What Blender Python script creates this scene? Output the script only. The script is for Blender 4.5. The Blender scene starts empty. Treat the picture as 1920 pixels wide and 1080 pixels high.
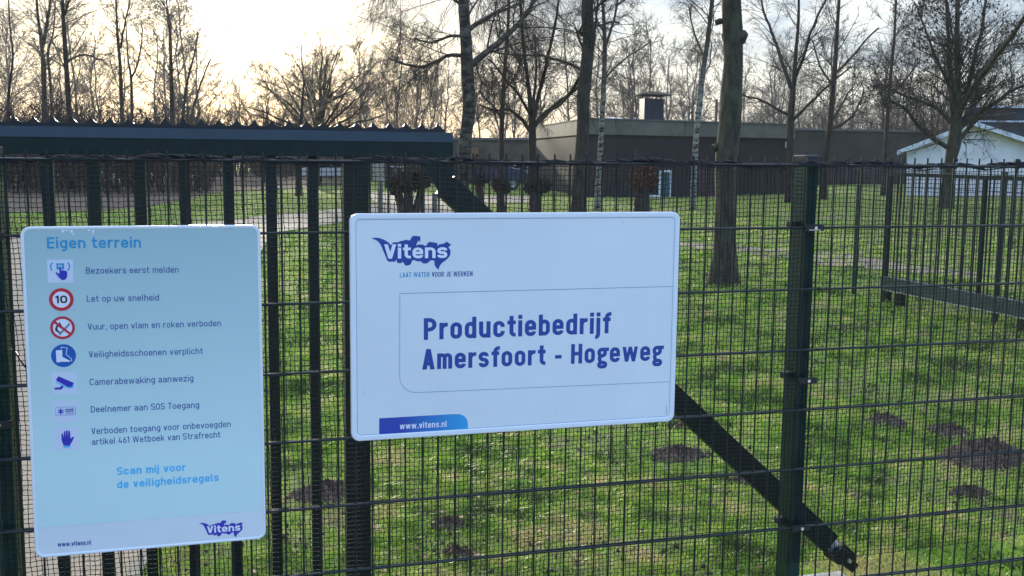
import bpy, math, random
import numpy as np
from mathutils import Matrix, Vector
from mathutils.geometry import tessellate_polygon
rng = np.random.default_rng(7)
random.seed(7)
sc = bpy.context.scene
COL = sc.collection
PI = math.pi
HAZE = .00035

# ------------------------------------------------------------------ camera
F, YAW, PIT, ROL = 2013.2, .28065, -.12497, .01045
CAM = np.array([-.4588, -3.0559, 1.68])
FW = np.array([math.sin(YAW)*math.cos(PIT), math.cos(YAW)*math.cos(PIT), math.sin(PIT)])
_r0 = np.array([math.cos(YAW), -math.sin(YAW), 0.]); _u0 = np.cross(_r0, FW)
RT = _r0*math.cos(ROL)+_u0*math.sin(ROL); UP = -_r0*math.sin(ROL)+_u0*math.cos(ROL)
cd = bpy.data.cameras.new('camera'); cam = bpy.data.objects.new('camera', cd); COL.objects.link(cam)
cd.sensor_width = 36; cd.lens = F*36/1920; cd.clip_start = .05; cd.clip_end = 2000
cam.matrix_world = Matrix(((RT[0], UP[0], -FW[0], CAM[0]), (RT[1], UP[1], -FW[1], CAM[1]), (RT[2], UP[2], -FW[2], CAM[2]), (0, 0, 0, 1)))
sc.camera = cam
sc.view_settings.view_transform = 'Standard'; sc.view_settings.look = 'None'
sc.view_settings.exposure = 0.0; sc.view_settings.gamma = 1

# ------------------------------------------------------------------ sky and sun
SUN_AZ, SUN_EL = .015, math.radians(8.5)      # azimuth measured from +Y towards +X
SD = np.array([math.sin(SUN_AZ)*math.cos(SUN_EL), math.cos(SUN_AZ)*math.cos(SUN_EL), math.sin(SUN_EL)])
W = bpy.data.worlds.new('World'); sc.world = W; W.use_nodes = True
nt = W.node_tree; nt.nodes.clear()
def N(t, **kw):
    n = nt.nodes.new(t)
    for k, v in kw.items(): setattr(n, k, v)
    return n
L = lambda a, b: nt.links.new(a, b)
def vmath(op, a, b=None):
    n = N('ShaderNodeVectorMath', operation=op)
    (L(a, n.inputs[0]) if not isinstance(a, tuple) else setattr(n.inputs[0], 'default_value', a))
    if b is not None: (L(b, n.inputs[1]) if not isinstance(b, tuple) else setattr(n.inputs[1], 'default_value', b))
    return n
def m_(op, a, b=0., clamp=False):
    n = N('ShaderNodeMath', operation=op, use_clamp=clamp)
    for i, v in enumerate((a, b)):
        if isinstance(v, (int, float)): n.inputs[i].default_value = v
        else: L(v, n.inputs[i])
    return n.outputs[0]
def mix(fac, a, b):
    n = N('ShaderNodeMix', data_type='RGBA')
    for s, v in ((n.inputs[0], fac), (n.inputs[6], a), (n.inputs[7], b)):
        if isinstance(v, (int, float)): s.default_value = v
        elif isinstance(v, tuple): s.default_value = v+(1,)
        else: L(v, s)
    return n.outputs[2]
def ss(v, lo, hi):
    n = N('ShaderNodeMapRange', interpolation_type='SMOOTHSTEP'); L(v, n.inputs[0]); n.inputs[1].default_value = lo; n.inputs[2].default_value = hi
    return n.outputs[0]
out = N('ShaderNodeOutputWorld'); bg1 = N('ShaderNodeBackground'); bg2 = N('ShaderNodeBackground'); addn = N('ShaderNodeAddShader')
sky = N('ShaderNodeTexSky', sky_type='NISHITA', sun_disc=False); sky.sun_elevation = SUN_EL; sky.sun_rotation = SUN_AZ
sky.air_density = .85; sky.dust_density = .5
L(sky.outputs[0], bg1.inputs[0]); bg1.inputs[1].default_value = .05
tc = N('ShaderNodeTexCoord'); dirn = vmath('NORMALIZE', tc.outputs['Generated']).outputs[0]
dt = vmath('DOT_PRODUCT', dirn, tuple(SD)).outputs['Value']
sep = N('ShaderNodeSeparateXYZ'); L(dirn, sep.inputs[0])
mp = N('ShaderNodeMapping'); L(dirn, mp.inputs[0]); mp.inputs['Scale'].default_value = (4.2, 4.2, 13); mp.inputs['Location'].default_value = (1.3, .4, 2.1)
n1 = N('ShaderNodeTexNoise'); L(mp.outputs[0], n1.inputs[0]); n1.inputs['Scale'].default_value = 1.0; n1.inputs['Detail'].default_value = 7; n1.inputs['Roughness'].default_value = .58
mp2 = N('ShaderNodeMapping'); L(dirn, mp2.inputs[0]); mp2.inputs['Scale'].default_value = (14, 14, 40); mp2.inputs['Location'].default_value = (3.3, 1.4, .6)
n2 = N('ShaderNodeTexNoise'); L(mp2.outputs[0], n2.inputs[0]); n2.inputs['Scale'].default_value = 1.0; n2.inputs['Detail'].default_value = 6; n2.inputs['Roughness'].default_value = .6
cl = ss(m_('ADD', m_('MULTIPLY', n1.outputs['Fac'], .65), m_('MULTIPLY', n2.outputs['Fac'], .35)), .40, .58)
front = ss(dt, -.85, .30)
near = ss(dt, .965, .9995)
c_cloud = mix(front, (.18, .40, .80), (.90, .90, .89))
c_gap = mix(front, (.10, .25, .66), (.27, .35, .49))
c = mix(cl, c_gap, c_cloud)
warm = mix(near, (1., 1., 1.), (1.30, 1.20, 1.0))
cm = N('ShaderNodeMix', data_type='RGBA', blend_type='MULTIPLY'); cm.inputs[0].default_value = 1; L(c, cm.inputs[6]); L(warm, cm.inputs[7])
# thin cloud lit through by the hidden sun
g1 = m_('MULTIPLY', m_('POWER', m_('MAXIMUM', dt, 0.), 420.), 2.4)
g2 = m_('MULTIPLY', m_('POWER', m_('MAXIMUM', dt, 0.), 60.), .24)
g = m_('ADD', g1, g2)
gl = N('ShaderNodeMix', data_type='RGBA', blend_type='ADD'); gl.inputs[0].default_value = 1
gc = vmath('SCALE', (1., .93, .75)); L(g, gc.inputs['Scale'])
L(cm.outputs[2], gl.inputs[6]); L(gc.outputs[0], gl.inputs[7])
zen = m_('ADD', 1.0, m_('MULTIPLY', ss(sep.outputs[2], .20, .8), 2.1))
fin = vmath('SCALE', gl.outputs[2]); L(zen, fin.inputs['Scale'])
L(fin.outputs[0], bg2.inputs[0]); bg2.inputs[1].default_value = .95
L(bg1.outputs[0], addn.inputs[0]); L(bg2.outputs[0], addn.inputs[1]); L(addn.outputs[0], out.inputs[0])
sl = bpy.data.lights.new('sun', 'SUN'); sl.energy = 5.0; sl.angle = math.radians(1.5); sl.color = (1, .90, .70)
so = bpy.data.objects.new('sun', sl); COL.objects.link(so)
so.rotation_euler = Vector(SD).to_track_quat('Z', 'Y').to_euler()

# ------------------------------------------------------------------ projection helpers (photo pixel -> point at a known real plane)
def ray(x, y): return FW+RT*(x-960)/F-UP*(y-540)/F
def onY(x, y, Y): d = ray(x, y); return CAM+d*((Y-CAM[1])/d[1])
def onZ(x, y, z=0.): d = ray(x, y); return CAM+d*((z-CAM[2])/d[2])
def onX(x, y, X): d = ray(x, y); return CAM+d*((X-CAM[0])/d[0])
HF = np.array([math.sin(YAW), math.cos(YAW), 0.])
def atD(x, y, D): d = ray(x, y); return CAM+d*(D/(d@HF))
def distD(p): return float((np.asarray(p)-CAM)@HF)

# ------------------------------------------------------------------ object helpers
ORG = {}
def tag(o, label=None, cat=None, group=None, kind=None):
    if label: o['label'] = label
    if cat: o['category'] = cat
    if group: o['group'] = group
    if kind: o['kind'] = kind
    return o
def thing(name, label, cat, loc, group=None):
    o = bpy.data.objects.new(name, None); COL.objects.link(o); o.location = tuple(loc); o.empty_display_size = .1
    ORG[o] = np.array(loc, float); return tag(o, label, cat, group)
def link(name, me, mat, parent, org):
    o = bpy.data.objects.new(name, me); COL.objects.link(o)
    if mat: me.materials.append(mat)
    base = ORG[parent] if parent is not None else np.zeros(3)
    o.parent = parent; o.location = tuple(np.array(org)-base); ORG[o] = np.array(org, float); return o
def nmesh(name, V, Q=None, T=None, mat=None, parent=None, org=None, smooth=False):
    V = np.asarray(V, float).reshape(-1, 3)
    if org is None: org = ORG[parent] if parent is not None else V.mean(0)*np.array([1, 1, 0])+np.array([0, 0, V[:, 2].min()])
    V = V-np.asarray(org)
    me = bpy.data.meshes.new(name)
    q = np.zeros((0, 4), int) if Q is None else np.asarray(Q, int).reshape(-1, 4)
    t = np.zeros((0, 3), int) if T is None else np.asarray(T, int).reshape(-1, 3)
    me.vertices.add(len(V)); me.vertices.foreach_set('co', V.astype(np.float32).ravel())
    li = np.concatenate([q.ravel(), t.ravel()]).astype(np.int32)
    me.loops.add(len(li)); me.loops.foreach_set('vertex_index', li)
    ls = np.concatenate([np.arange(len(q))*4, len(q)*4+np.arange(len(t))*3]).astype(np.int32)
    me.polygons.add(len(ls)); me.polygons.foreach_set('loop_start', ls)
    if smooth: me.polygons.foreach_set('use_smooth', np.ones(len(ls), bool))
    me.update(calc_edges=True); me.validate()
    return link(name, me, mat, parent, org)
class MB:
    def __init__(s): s.v = []; s.f = []
    def add(s, vs, fs):
        b = len(s.v); s.v += [tuple(map(float, v)) for v in vs]; s.f += [tuple(b+i for i in f) for f in fs]; return s
    def box(s, x0, x1, y0, y1, z0, z1):
        vs = [(x, y, z) for z in (z0, z1) for y in (y0, y1) for x in (x0, x1)]
        return s.add(vs, [(0, 2, 3, 1), (4, 5, 7, 6), (0, 1, 5, 4), (2, 6, 7, 3), (0, 4, 6, 2), (1, 3, 7, 5)])
    def obox(s, c, ax, ay, az):   # centre and three half axes
        c, ax, ay, az = map(np.array, (c, ax, ay, az))
        vs = [c+i*ax+j*ay+k*az for k in (-1, 1) for j in (-1, 1) for i in (-1, 1)]
        return s.add(vs, [(0, 2, 3, 1), (4, 5, 7, 6), (0, 1, 5, 4), (2, 6, 7, 3), (0, 4, 6, 2), (1, 3, 7, 5)])
    def cyl(s, a, b, r, n=12, r2=None):
        a, b = np.array(a, float), np.array(b, float); t = (b-a)/np.linalg.norm(b-a); r2 = r if r2 is None else r2
        u = np.cross(t, [0, 0, 1.] if abs(t[2]) < .9 else [1., 0, 0]); u /= np.linalg.norm(u); w = np.cross(t, u)
        vs = [p+rr*(math.cos(2*PI*i/n)*u+math.sin(2*PI*i/n)*w) for p, rr in ((a, r), (b, r2)) for i in range(n)]
        return s.add(vs, [(i, (i+1) % n, n+(i+1) % n, n+i) for i in range(n)]+[tuple(range(n))[::-1], tuple(range(n, 2*n))])
    def ext(s, poly, f0, f1):     # polygon given as 2D list, two maps to 3D
        n = len(poly); tri = tessellate_polygon([[Vector((p[0], p[1], 0)) for p in poly]])
        vs = [f0(*p) for p in poly]+[f1(*p) for p in poly]
        return s.add(vs, [tuple(t) for t in tri]+[tuple(n+i for i in t)[::-1] for t in tri]+[(i, (i+1) % n, n+(i+1) % n, n+i) for i in range(n)])
    def flat(s, poly, f0):
        tri = tessellate_polygon([[Vector((p[0], p[1], 0)) for p in poly]])
        return s.add([f0(*p) for p in poly], [tuple(t) for t in tri])
    def build(s, name, mat, parent=None, org=None, smooth=False, bevel=0):
        V = np.array(s.v)
        if org is None: org = ORG[parent] if parent is not None else np.array([V[:, 0].mean(), V[:, 1].mean(), V[:, 2].min()])
        me = bpy.data.meshes.new(name); me.from_pydata([tuple(v) for v in V-np.array(org)], [], s.f); me.update()
        import bmesh
        bm = bmesh.new(); bm.from_mesh(me); bmesh.ops.recalc_face_normals(bm, faces=bm.faces); bm.to_mesh(me); bm.free()
        if smooth: me.polygons.foreach_set('use_smooth', [True]*len(me.polygons))
        o = link(name, me, mat, parent, org)
        if bevel:
            m = o.modifiers.new('bevel', 'BEVEL'); m.width = bevel; m.segments = 2; m.limit_method = 'ANGLE'
        return o
def tubes(P, R, n=3, jitter=0):
    """P (N,S,3) R (N,S) -> V, Q"""
    P = np.asarray(P, float); R = np.asarray(R, float); Nn, S = P.shape[:2]
    T = np.gradient(P, axis=1); T /= np.linalg.norm(T, axis=2, keepdims=True)+1e-12
    ref = np.where(np.abs(T[:, :1, 2:3]) < .85, np.array([0, 0, 1.]), np.array([1., 0, 0])); ref = np.broadcast_to(ref, T.shape)
    U = np.cross(T, ref); U /= np.linalg.norm(U, axis=2, keepdims=True)+1e-12; Wv = np.cross(T, U)
    a = np.arange(n)*2*PI/n
    rr = R[:, :, None]*(1+jitter*rng.uniform(-1, 1, (Nn, S, n))) if jitter else np.repeat(R[:, :, None], n, 2)
    V = P[:, :, None]+rr[..., None]*(np.cos(a)[None, None, :, None]*U[:, :, None]+np.sin(a)[None, None, :, None]*Wv[:, :, None])
    idx = np.arange(Nn*S*n).reshape(Nn, S, n)
    A = idx[:, :-1]; B = idx[:, 1:]
    Q = np.stack([A, np.roll(A, -1, 2), np.roll(B, -1, 2), B], -1).reshape(-1, 4)
    return V.reshape(-1, 3), Q
def cat(*parts):
    Vs, Qs, b = [], [], 0
    for V, Q in parts:
        Vs.append(V); Qs.append(Q+b); b += len(V)
    return np.concatenate(Vs), np.concatenate(Qs)

# ------------------------------------------------------------------ materials
def M(name, col, rough=.6, metal=0., spec=.5, noise=0., nscale=8., col2=None, bump=0., bscale=60., trans=0., emit=None, detail=5, band=None):
    m = bpy.data.materials.new(name); m.use_nodes = True; t = m.node_tree; b = t.nodes['Principled BSDF']
    b.inputs['Base Color'].default_value = tuple(col)+(1,); b.inputs['Roughness'].default_value = rough
    b.inputs['Metallic'].default_value = metal; b.inputs['Specular IOR Level'].default_value = spec
    tcn = t.nodes.new('ShaderNodeTexCoord')
    if noise or col2:
        nn = t.nodes.new('ShaderNodeTexNoise'); nn.inputs['Scale'].default_value = nscale; nn.inputs['Detail'].default_value = detail; nn.inputs['Roughness'].default_value = .65
        t.links.new(tcn.outputs['Object'], nn.inputs[0])
        r = t.nodes.new('ShaderNodeValToRGB'); t.links.new(nn.outputs['Fac'], r.inputs[0])
        c2 = col2 or tuple(min(1, x*(1+noise)) for x in col); c1 = col if col2 else tuple(x*(1-noise) for x in col)
        r.color_ramp.elements[0].position = .36; r.color_ramp.elements[1].position = .64
        r.color_ramp.elements[0].color = tuple(c1)+(1,); r.color_ramp.elements[1].color = tuple(c2)+(1,)
        t.links.new(r.outputs[0], b.inputs['Base Color'])
    if bump:
        n2 = t.nodes.new('ShaderNodeTexNoise'); n2.inputs['Scale'].default_value = bscale; n2.inputs['Detail'].default_value = 4
        t.links.new(tcn.outputs['Object'], n2.inputs[0])
        bp = t.nodes.new('ShaderNodeBump'); bp.inputs['Strength'].default_value = bump; bp.inputs['Distance'].default_value = .02
        t.links.new(n2.outputs['Fac'], bp.inputs['Height']); t.links.new(bp.outputs[0], b.inputs['Normal'])
    if trans: b.inputs['Transmission Weight'].default_value = trans
    return m
m_green = M('powder_green', (.004, .038, .026), .45, spec=.35, noise=.25, nscale=30, bump=.05, bscale=400)
m_wire = M('coated_wire', (.004, .013, .014), .35, spec=.4, noise=.3, nscale=60)
m_gate = M('gate_paint', (.003, .015, .013), .45, spec=.35, noise=.25, nscale=14, bump=.06, bscale=300)
m_slant = M('gate_sky_sheen', (.012, .025, .031), .38, spec=.4, noise=.15, nscale=10)  # paler, bluer gate paint: the sky's reflection put into the colour
m_comb = M('comb_steel', (.012, .013, .016), .3)
m_net = M('black_netting', (.004, .004, .006), .6, spec=.3)
m_rope = M('rolled_netting', (.005, .006, .010), .6, noise=.5, nscale=120, bump=.6, bscale=500)
m_cap = M('plastic_cap', (.03, .028, .032), .6, noise=.2)
m_dark = M('black_plastic', (.005, .005, .006), .45)
m_bolt = M('galvanised_bolt', (.7, .7, .7), .25, metal=1)
m_zinc = M('galvanised_steel', (.55, .56, .55), .4, metal=.8, noise=.2)
m_conc = M('concrete', (.42, .42, .40), .9, noise=.25, nscale=20, bump=.3)
m_white = M('sign_white', (.69, .77, .79), .28, noise=.035, nscale=2.2)
m_rim = M('sign_rim', (.72, .80, .84), .3)
m_teal = M('sign_teal', (.40, .65, .64), .3, noise=.03, nscale=2.5)
t = m_teal.node_tree; b = t.nodes['Principled BSDF']; tcx = t.nodes.new('ShaderNodeTexCoord'); sxx = t.nodes.new('ShaderNodeSeparateXYZ'); t.links.new(tcx.outputs['Generated'], sxx.inputs[0])
rmp = t.nodes.new('ShaderNodeValToRGB'); t.links.new(sxx.outputs[2], rmp.inputs[0]); rmp.color_ramp.elements[0].position = .2; rmp.color_ramp.elements[1].position = 1.
rmp.color_ramp.elements[0].color = (.58, .80, .78, 1); rmp.color_ramp.elements[1].color = (.37, .54, .56, 1); t.links.new(rmp.outputs[0], b.inputs['Base Color'])   # the print itself blends downwards
m_tile = M('sign_tile', (.62, .70, .82), .35)
m_navy = M('print_navy', (.006, .055, .30), .35)
m_blue2 = M('print_blue', (.03, .03, .42), .35)
m_text = M('print_text', (.035, .10, .33), .35)
m_cyan = M('print_cyan', (.02, .30, .55), .35)
m_cyan2 = M('print_light_cyan', (.05, .50, .85), .35)
m_line = M('print_line', (.12, .28, .50), .35)
m_red = M('print_red', (.55, .02, .05), .35)
m_black = M('print_black', (.01, .01, .02), .35)
m_mand = M('print_mandatory_blue', (.004, .10, .42), .35)
m_pale = M('print_pale', (.78, .82, .90), .35)

# bark
def bark(name, c1, c2, scale, stretch, thr=(.4, .6), bump=.8):
    m = bpy.data.materials.new(name); m.use_nodes = True; t = m.node_tree; b = t.nodes['Principled BSDF']; b.inputs['Roughness'].default_value = .9
    tcn = t.nodes.new('ShaderNodeTexCoord'); mpn = t.nodes.new('ShaderNodeMapping'); mpn.inputs['Scale'].default_value = stretch
    nn = t.nodes.new('ShaderNodeTexNoise'); nn.inputs['Scale'].default_value = scale; nn.inputs['Detail'].default_value = 6; nn.inputs['Roughness'].default_value = .7
    t.links.new(tcn.outputs['Object'], mpn.inputs[0]); t.links.new(mpn.outputs[0], nn.inputs[0])
    r = t.nodes.new('ShaderNodeValToRGB'); t.links.new(nn.outputs['Fac'], r.inputs[0])
    r.color_ramp.elements[0].position = thr[0]; r.color_ramp.elements[1].position = thr[1]
    r.color_ramp.elements[0].color = c1+(1,); r.color_ramp.elements[1].color = c2+(1,)
    t.links.new(r.outputs[0], b.inputs['Base Color'])
    bp = t.nodes.new('ShaderNodeBump'); bp.inputs['Strength'].default_value = bump; bp.inputs['Distance'].default_value = .03
    t.links.new(nn.outputs['Fac'], bp.inputs['Height']); t.links.new(bp.outputs[0], b.inputs['Normal'])
    return m
m_bark = bark('grey_green_bark', (.018, .017, .010), (.070, .066, .042), 9, (1, 1, .35))
m_barkd = bark('dark_bark', (.010, .008, .006), (.042, .035, .025), 8, (1, 1, .3))
m_birch = bark('birch_bark', (.020, .017, .013), (.27, .26, .22), 5, (1, 1, 3.5), (.44, .52), .3)
t = m_birch.node_tree; bsd = t.nodes['Principled BSDF']; old = bsd.inputs['Base Color'].links[0].from_socket
tcx = t.nodes.new('ShaderNodeTexCoord'); sxx = t.nodes.new('ShaderNodeSeparateXYZ'); t.links.new(tcx.outputs['Object'], sxx.inputs[0])
mr_ = t.nodes.new('ShaderNodeMapRange'); t.links.new(sxx.outputs[2], mr_.inputs[0]); mr_.inputs[1].default_value = 3.4; mr_.inputs[2].default_value = 5.2
mxn = t.nodes.new('ShaderNodeMix'); mxn.data_type = 'RGBA'; t.links.new(mr_.outputs[0], mxn.inputs[0]); t.links.new(old, mxn.inputs[6]); mxn.inputs[7].default_value = (.06, .045, .035, 1); t.links.new(mxn.outputs[2], bsd.inputs['Base Color'])   # young upper bark is brown
m_birchb = bark('rough_birch_bark', (.012, .010, .008), (.12, .11, .085), 4, (1, 1, 2.0), (.45, .62), .6)
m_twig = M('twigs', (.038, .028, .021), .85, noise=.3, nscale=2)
m_twigl = M('sunlit_twigs', (.17, .135, .090), .85, noise=.3, nscale=2)  # paler copy of the twig colour, with the backlit glow painted in
m_brush = M('brushwood', (.060, .046, .038), .9, noise=.35, nscale=.7)
m_poll = bark('pollard_bark', (.020, .014, .010), (.065, .045, .034), 7, (1, 1, .6))

# ------------------------------------------------------------------ ground, road, floor
def noise_node(t, src, scale, detail=5, rough=.6, mapping=None):
    n = t.nodes.new('ShaderNodeTexNoise'); n.inputs['Scale'].default_value = scale; n.inputs['Detail'].default_value = detail; n.inputs['Roughness'].default_value = rough
    if mapping:
        mm = t.nodes.new('ShaderNodeMapping'); mm.inputs['Scale'].default_value = mapping; t.links.new(src, mm.inputs[0]); src = mm.outputs[0]
    t.links.new(src, n.inputs[0]); return n.outputs['Fac']
def ramp(t, fac, stops):
    r = t.nodes.new('ShaderNodeValToRGB'); t.links.new(fac, r.inputs[0]); e = r.color_ramp.elements
    while len(e) < len(stops): e.new(.5)
    for el, (p, c) in zip(e, stops): el.position = p; el.color = tuple(c)+(1,)
    return r.outputs[0]
def cmix(t, fac, a, b, blend='MIX'):
    n = t.nodes.new('ShaderNodeMix'); n.data_type = 'RGBA'; n.blend_type = blend
    for s, v in ((n.inputs[0], fac), (n.inputs[6], a), (n.inputs[7], b)):
        if isinstance(v, (int, float)): s.default_value = v
        elif isinstance(v, tuple): s.default_value = v+(1,)
        else: t.links.new(v, s)
    return n.outputs[2]
mg = bpy.data.materials.new('meadow'); mg.use_nodes = True; t = mg.node_tree; b = t.nodes['Principled BSDF']; b.inputs['Roughness'].default_value = .9; b.inputs['Specular IOR Level'].default_value = .15
tcn = t.nodes.new('ShaderNodeTexCoord').outputs['Object']
fine = noise_node(t, tcn, 55, 9, .8); big = noise_node(t, tcn, .9, 5, .65); mid = noise_node(t, tcn, 4.5, 5, .7)
cg = ramp(t, fine, [(.30, (.04, .070, .014)), (.5, (.12, .21, .025)), (.70, (.25, .37, .06))])
cb = ramp(t, fine, [(.3, (.06, .045, .030)), (.7, (.22, .175, .11))])
c1 = cmix(t, ramp(t, mid, [(.48, (0, 0, 0)), (.64, (.8, .8, .8))]), cg, cb)
strk = noise_node(t, tcn, 1., 5, .65, mapping=(.22, .75, 1))
c1 = cmix(t, ramp(t, strk, [(.50, (0, 0, 0)), (.62, (.7, .7, .7))]), c1, cb)
c2 = cmix(t, ramp(t, big, [(.5, (0, 0, 0)), (.72, (.75, .75, .75))]), c1, cb)
t.links.new(c2, b.inputs['Base Color'])
bp = t.nodes.new('ShaderNodeBump'); bp.inputs['Strength'].default_value = .9; bp.inputs['Distance'].default_value = .04
t.links.new(mid, bp.inputs['Height']); t.links.new(bp.outputs[0], b.inputs['Normal'])
# one sheet to the horizon, finer near the fence
def axis(a, b_, fa, fb, step): return np.concatenate([np.linspace(a, fa, 14)[:-1], np.arange(fa, fb, step), np.linspace(fb, b_, 14)])
gx = axis(-500, 600, -8, 40, .6); gy = axis(-300, 900, -4, 60, .6)
X, Y = np.meshgrid(gx, gy, indexing='ij')
def gz(x, y):
    w = np.clip((y-3)/10, 0, 1)*np.clip((70-y)/10, 0, 1)
    return w*(.03*np.sin(x*.55+y*.21)+.025*np.sin(y*.7-x*.3+1))
Z = gz(X, Y)
idx = np.arange(X.size).reshape(X.shape)
Q = np.stack([idx[:-1, :-1], idx[1:, :-1], idx[1:, 1:], idx[:-1, 1:]], -1).reshape(-1, 4)
tag(nmesh('ground', np.stack([X, Y, Z], -1), Q, mat=mg, org=(0, 0, 0), smooth=True), kind='structure')

mr = bpy.data.materials.new('road_paving'); mr.use_nodes = True; t = mr.node_tree; b = t.nodes['Principled BSDF']; b.inputs['Roughness'].default_value = .85
tcn = t.nodes.new('ShaderNodeTexCoord').outputs['Object']
br = t.nodes.new('ShaderNodeTexBrick'); t.links.new(tcn, br.inputs[0]); br.inputs['Scale'].default_value = 4.5
br.inputs['Color1'].default_value = (.28, .235, .18, 1); br.inputs['Color2'].default_value = (.21, .175, .135, 1); br.inputs['Mortar'].default_value = (.16, .14, .11, 1); br.inputs['Mortar Size'].default_value = .015
c1 = cmix(t, ramp(t, noise_node(t, tcn, 3, 6, .7), [(.4, (0, 0, 0)), (.75, (.5, .5, .5))]), br.outputs[0], (.30, .26, .21)); t.links.new(c1, b.inputs['Base Color'])
bp = t.nodes.new('ShaderNodeBump'); bp.inputs['Strength'].default_value = .5; bp.inputs['Distance'].default_value = .01
t.links.new(noise_node(t, tcn, 60, 4), bp.inputs['Height']); t.links.new(bp.outputs[0], b.inputs['Normal'])
road_px = [(30, 443), (200, 430), (360, 416), (424, 411), (494, 404), (579, 400), (641, 394.5), (690, 387), (735, 386), (700, 375), (690, 361), (800, 366), (1000, 369), (1000, 381), (900, 381), (872, 400), (800, 403), (700, 409), (640, 417), (600, 422), (565, 430), (510, 438)]
road = [tuple(onZ(x, y)[:2]) for x, y in road_px]+[(.45, 15.5), (.05, 11), (-.2, 7.5), (-.42, 4.5), (-.62, 2.4), (-.75, 1.2), (-.85, -.1), (-.9, -3.5), (-9, -3.5), (-9, 12)]
road = np.array(road)
def in_poly(px, py, poly):
    inside = np.zeros(px.shape, bool); n = len(poly)
    for i in range(n):
        x0, y0 = poly[i]; x1, y1 = poly[(i+1) % n]
        c_ = (y0 > py) != (y1 > py)
        with np.errstate(divide='ignore', invalid='ignore'): xi = (x1-x0)*(py-y0)/(y1-y0+1e-12)+x0
        inside ^= c_ & (px < xi)
    return inside
# road drawn as a fine sheet following the ground 4 mm above it
def sheet(poly, name, mat, dz, kind='structure', step=.5):
    import bmesh
    bm = bmesh.new(); tri = tessellate_polygon([[Vector((p[0], p[1], 0)) for p in poly]])
    vs = [bm.verts.new((p[0], p[1], 0)) for p in poly]
    for a in tri:
        try: bm.faces.new([vs[i] for i in a])
        except ValueError: pass
    for ax in range(2):
        lo, hi = min(p[ax] for p in poly), max(p[ax] for p in poly)
        for k in np.arange(math.ceil(lo/.6)*.6, hi, .6):
            no = (1, 0, 0) if ax == 0 else (0, 1, 0); co = (k, 0, 0) if ax == 0 else (0, k, 0)
            bmesh.ops.bisect_plane(bm, geom=bm.verts[:]+bm.edges[:]+bm.faces[:], plane_co=co, plane_no=no)
    for v in bm.verts: v.co.z = float(gz(v.co.x, v.co.y))+dz
    bmesh.ops.triangulate(bm, faces=bm.faces[:]); bmesh.ops.recalc_face_normals(bm, faces=bm.faces)
    for f in bm.faces:
        if f.normal.z < 0: f.normal_flip()
    me = bpy.data.meshes.new(name); bm.to_mesh(me); bm.free()
    return tag(link(name, me, mat, None, (0, 0, 0)), kind=kind)
sheet([tuple(p) for p in road], 'driveway', mr, .012)
m_pave = M('bounce_slabs', (.40, .38, .36), .85, noise=.2, nscale=5, bump=.2)
sheet([(-.84, -40), (40, -40), (40, -.35), (-.84, -.35)], 'bounce_pavement', m_pave, .010)  # unseen paving before the fence, added to bounce light back
m_litter = M('leaf_litter', (.070, .052, .036), .95, noise=.5, nscale=2.5, bump=.8, bscale=12)
fl = [tuple(onZ(x, y)[:2]) for x, y in [(-60, 402), (60, 399), (150, 396), (250, 388), (330, 378), (420, 360), (560, 353), (640, 347)]]+[(10, 80), (-40, 90), (-40, 30)]
sheet(fl, 'forest_floor', m_litter, .014)
# worn bare strips in the meadow
m_bare = M('bare_soil', (.19, .155, .125), .95, noise=.35, nscale=6, bump=.6, bscale=20)

bp_px = [(1270, 462), (1310, 460), (1335, 464), (1385, 466), (1430, 473), (1480, 470), (1530, 480), (1590, 482), (1650, 491), (1700, 500), (1760, 506), (1840, 512), (1830, 520), (1740, 516), (1660, 508), (1600, 503), (1540, 500), (1500, 490), (1440, 488), (1400, 480), (1350, 478), (1300, 471)]
bpl = []
for (xa, ya), (xb, yb_) in zip(bp_px, bp_px[1:]+bp_px[:1]):
    for q_ in range(4):
        p_ = onZ(xa+(xb-xa)*q_/4, ya+(yb_-ya)*q_/4+random.uniform(-1.5, 1.5)); bpl.append((p_[0], p_[1]))
sheet(bpl, 'worn_path', m_bare, .008)
# kerb along the near edge of the drive
ed = np.array([tuple(onZ(x, y)[:2]) for x, y in [(600, 422), (565, 430), (510, 438)]]+[(.45, 15.5), (.05, 11), (-.2, 7.5), (-.42, 4.5), (-.62, 2.4), (-.75, 1.2), (-.85, -.1)])
mb = MB()
for a, b_ in zip(ed[:-1], ed[1:]):
    d = (b_-a)/np.linalg.norm(b_-a); nn = np.array([-d[1], d[0]])*.022
    ln = np.linalg.norm(b_-a); k = max(1, int(ln/1.0))
    for i in range(k):
        p, q = a+d*(ln*i/k+.004), a+d*(ln*(i+1)/k-.004)
        z0 = float(gz(p[0], p[1])); c_ = (p+q)/2
        mb.obox((c_[0], c_[1], z0-.03), (*((q-p)/2), 0), (*nn, 0), (0, 0, .06))
tag(mb.build('kerb', M('kerb_concrete', (.22, .21, .19), .9, noise=.25, nscale=8), org=(0, 0, 0)), kind='structure')

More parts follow.
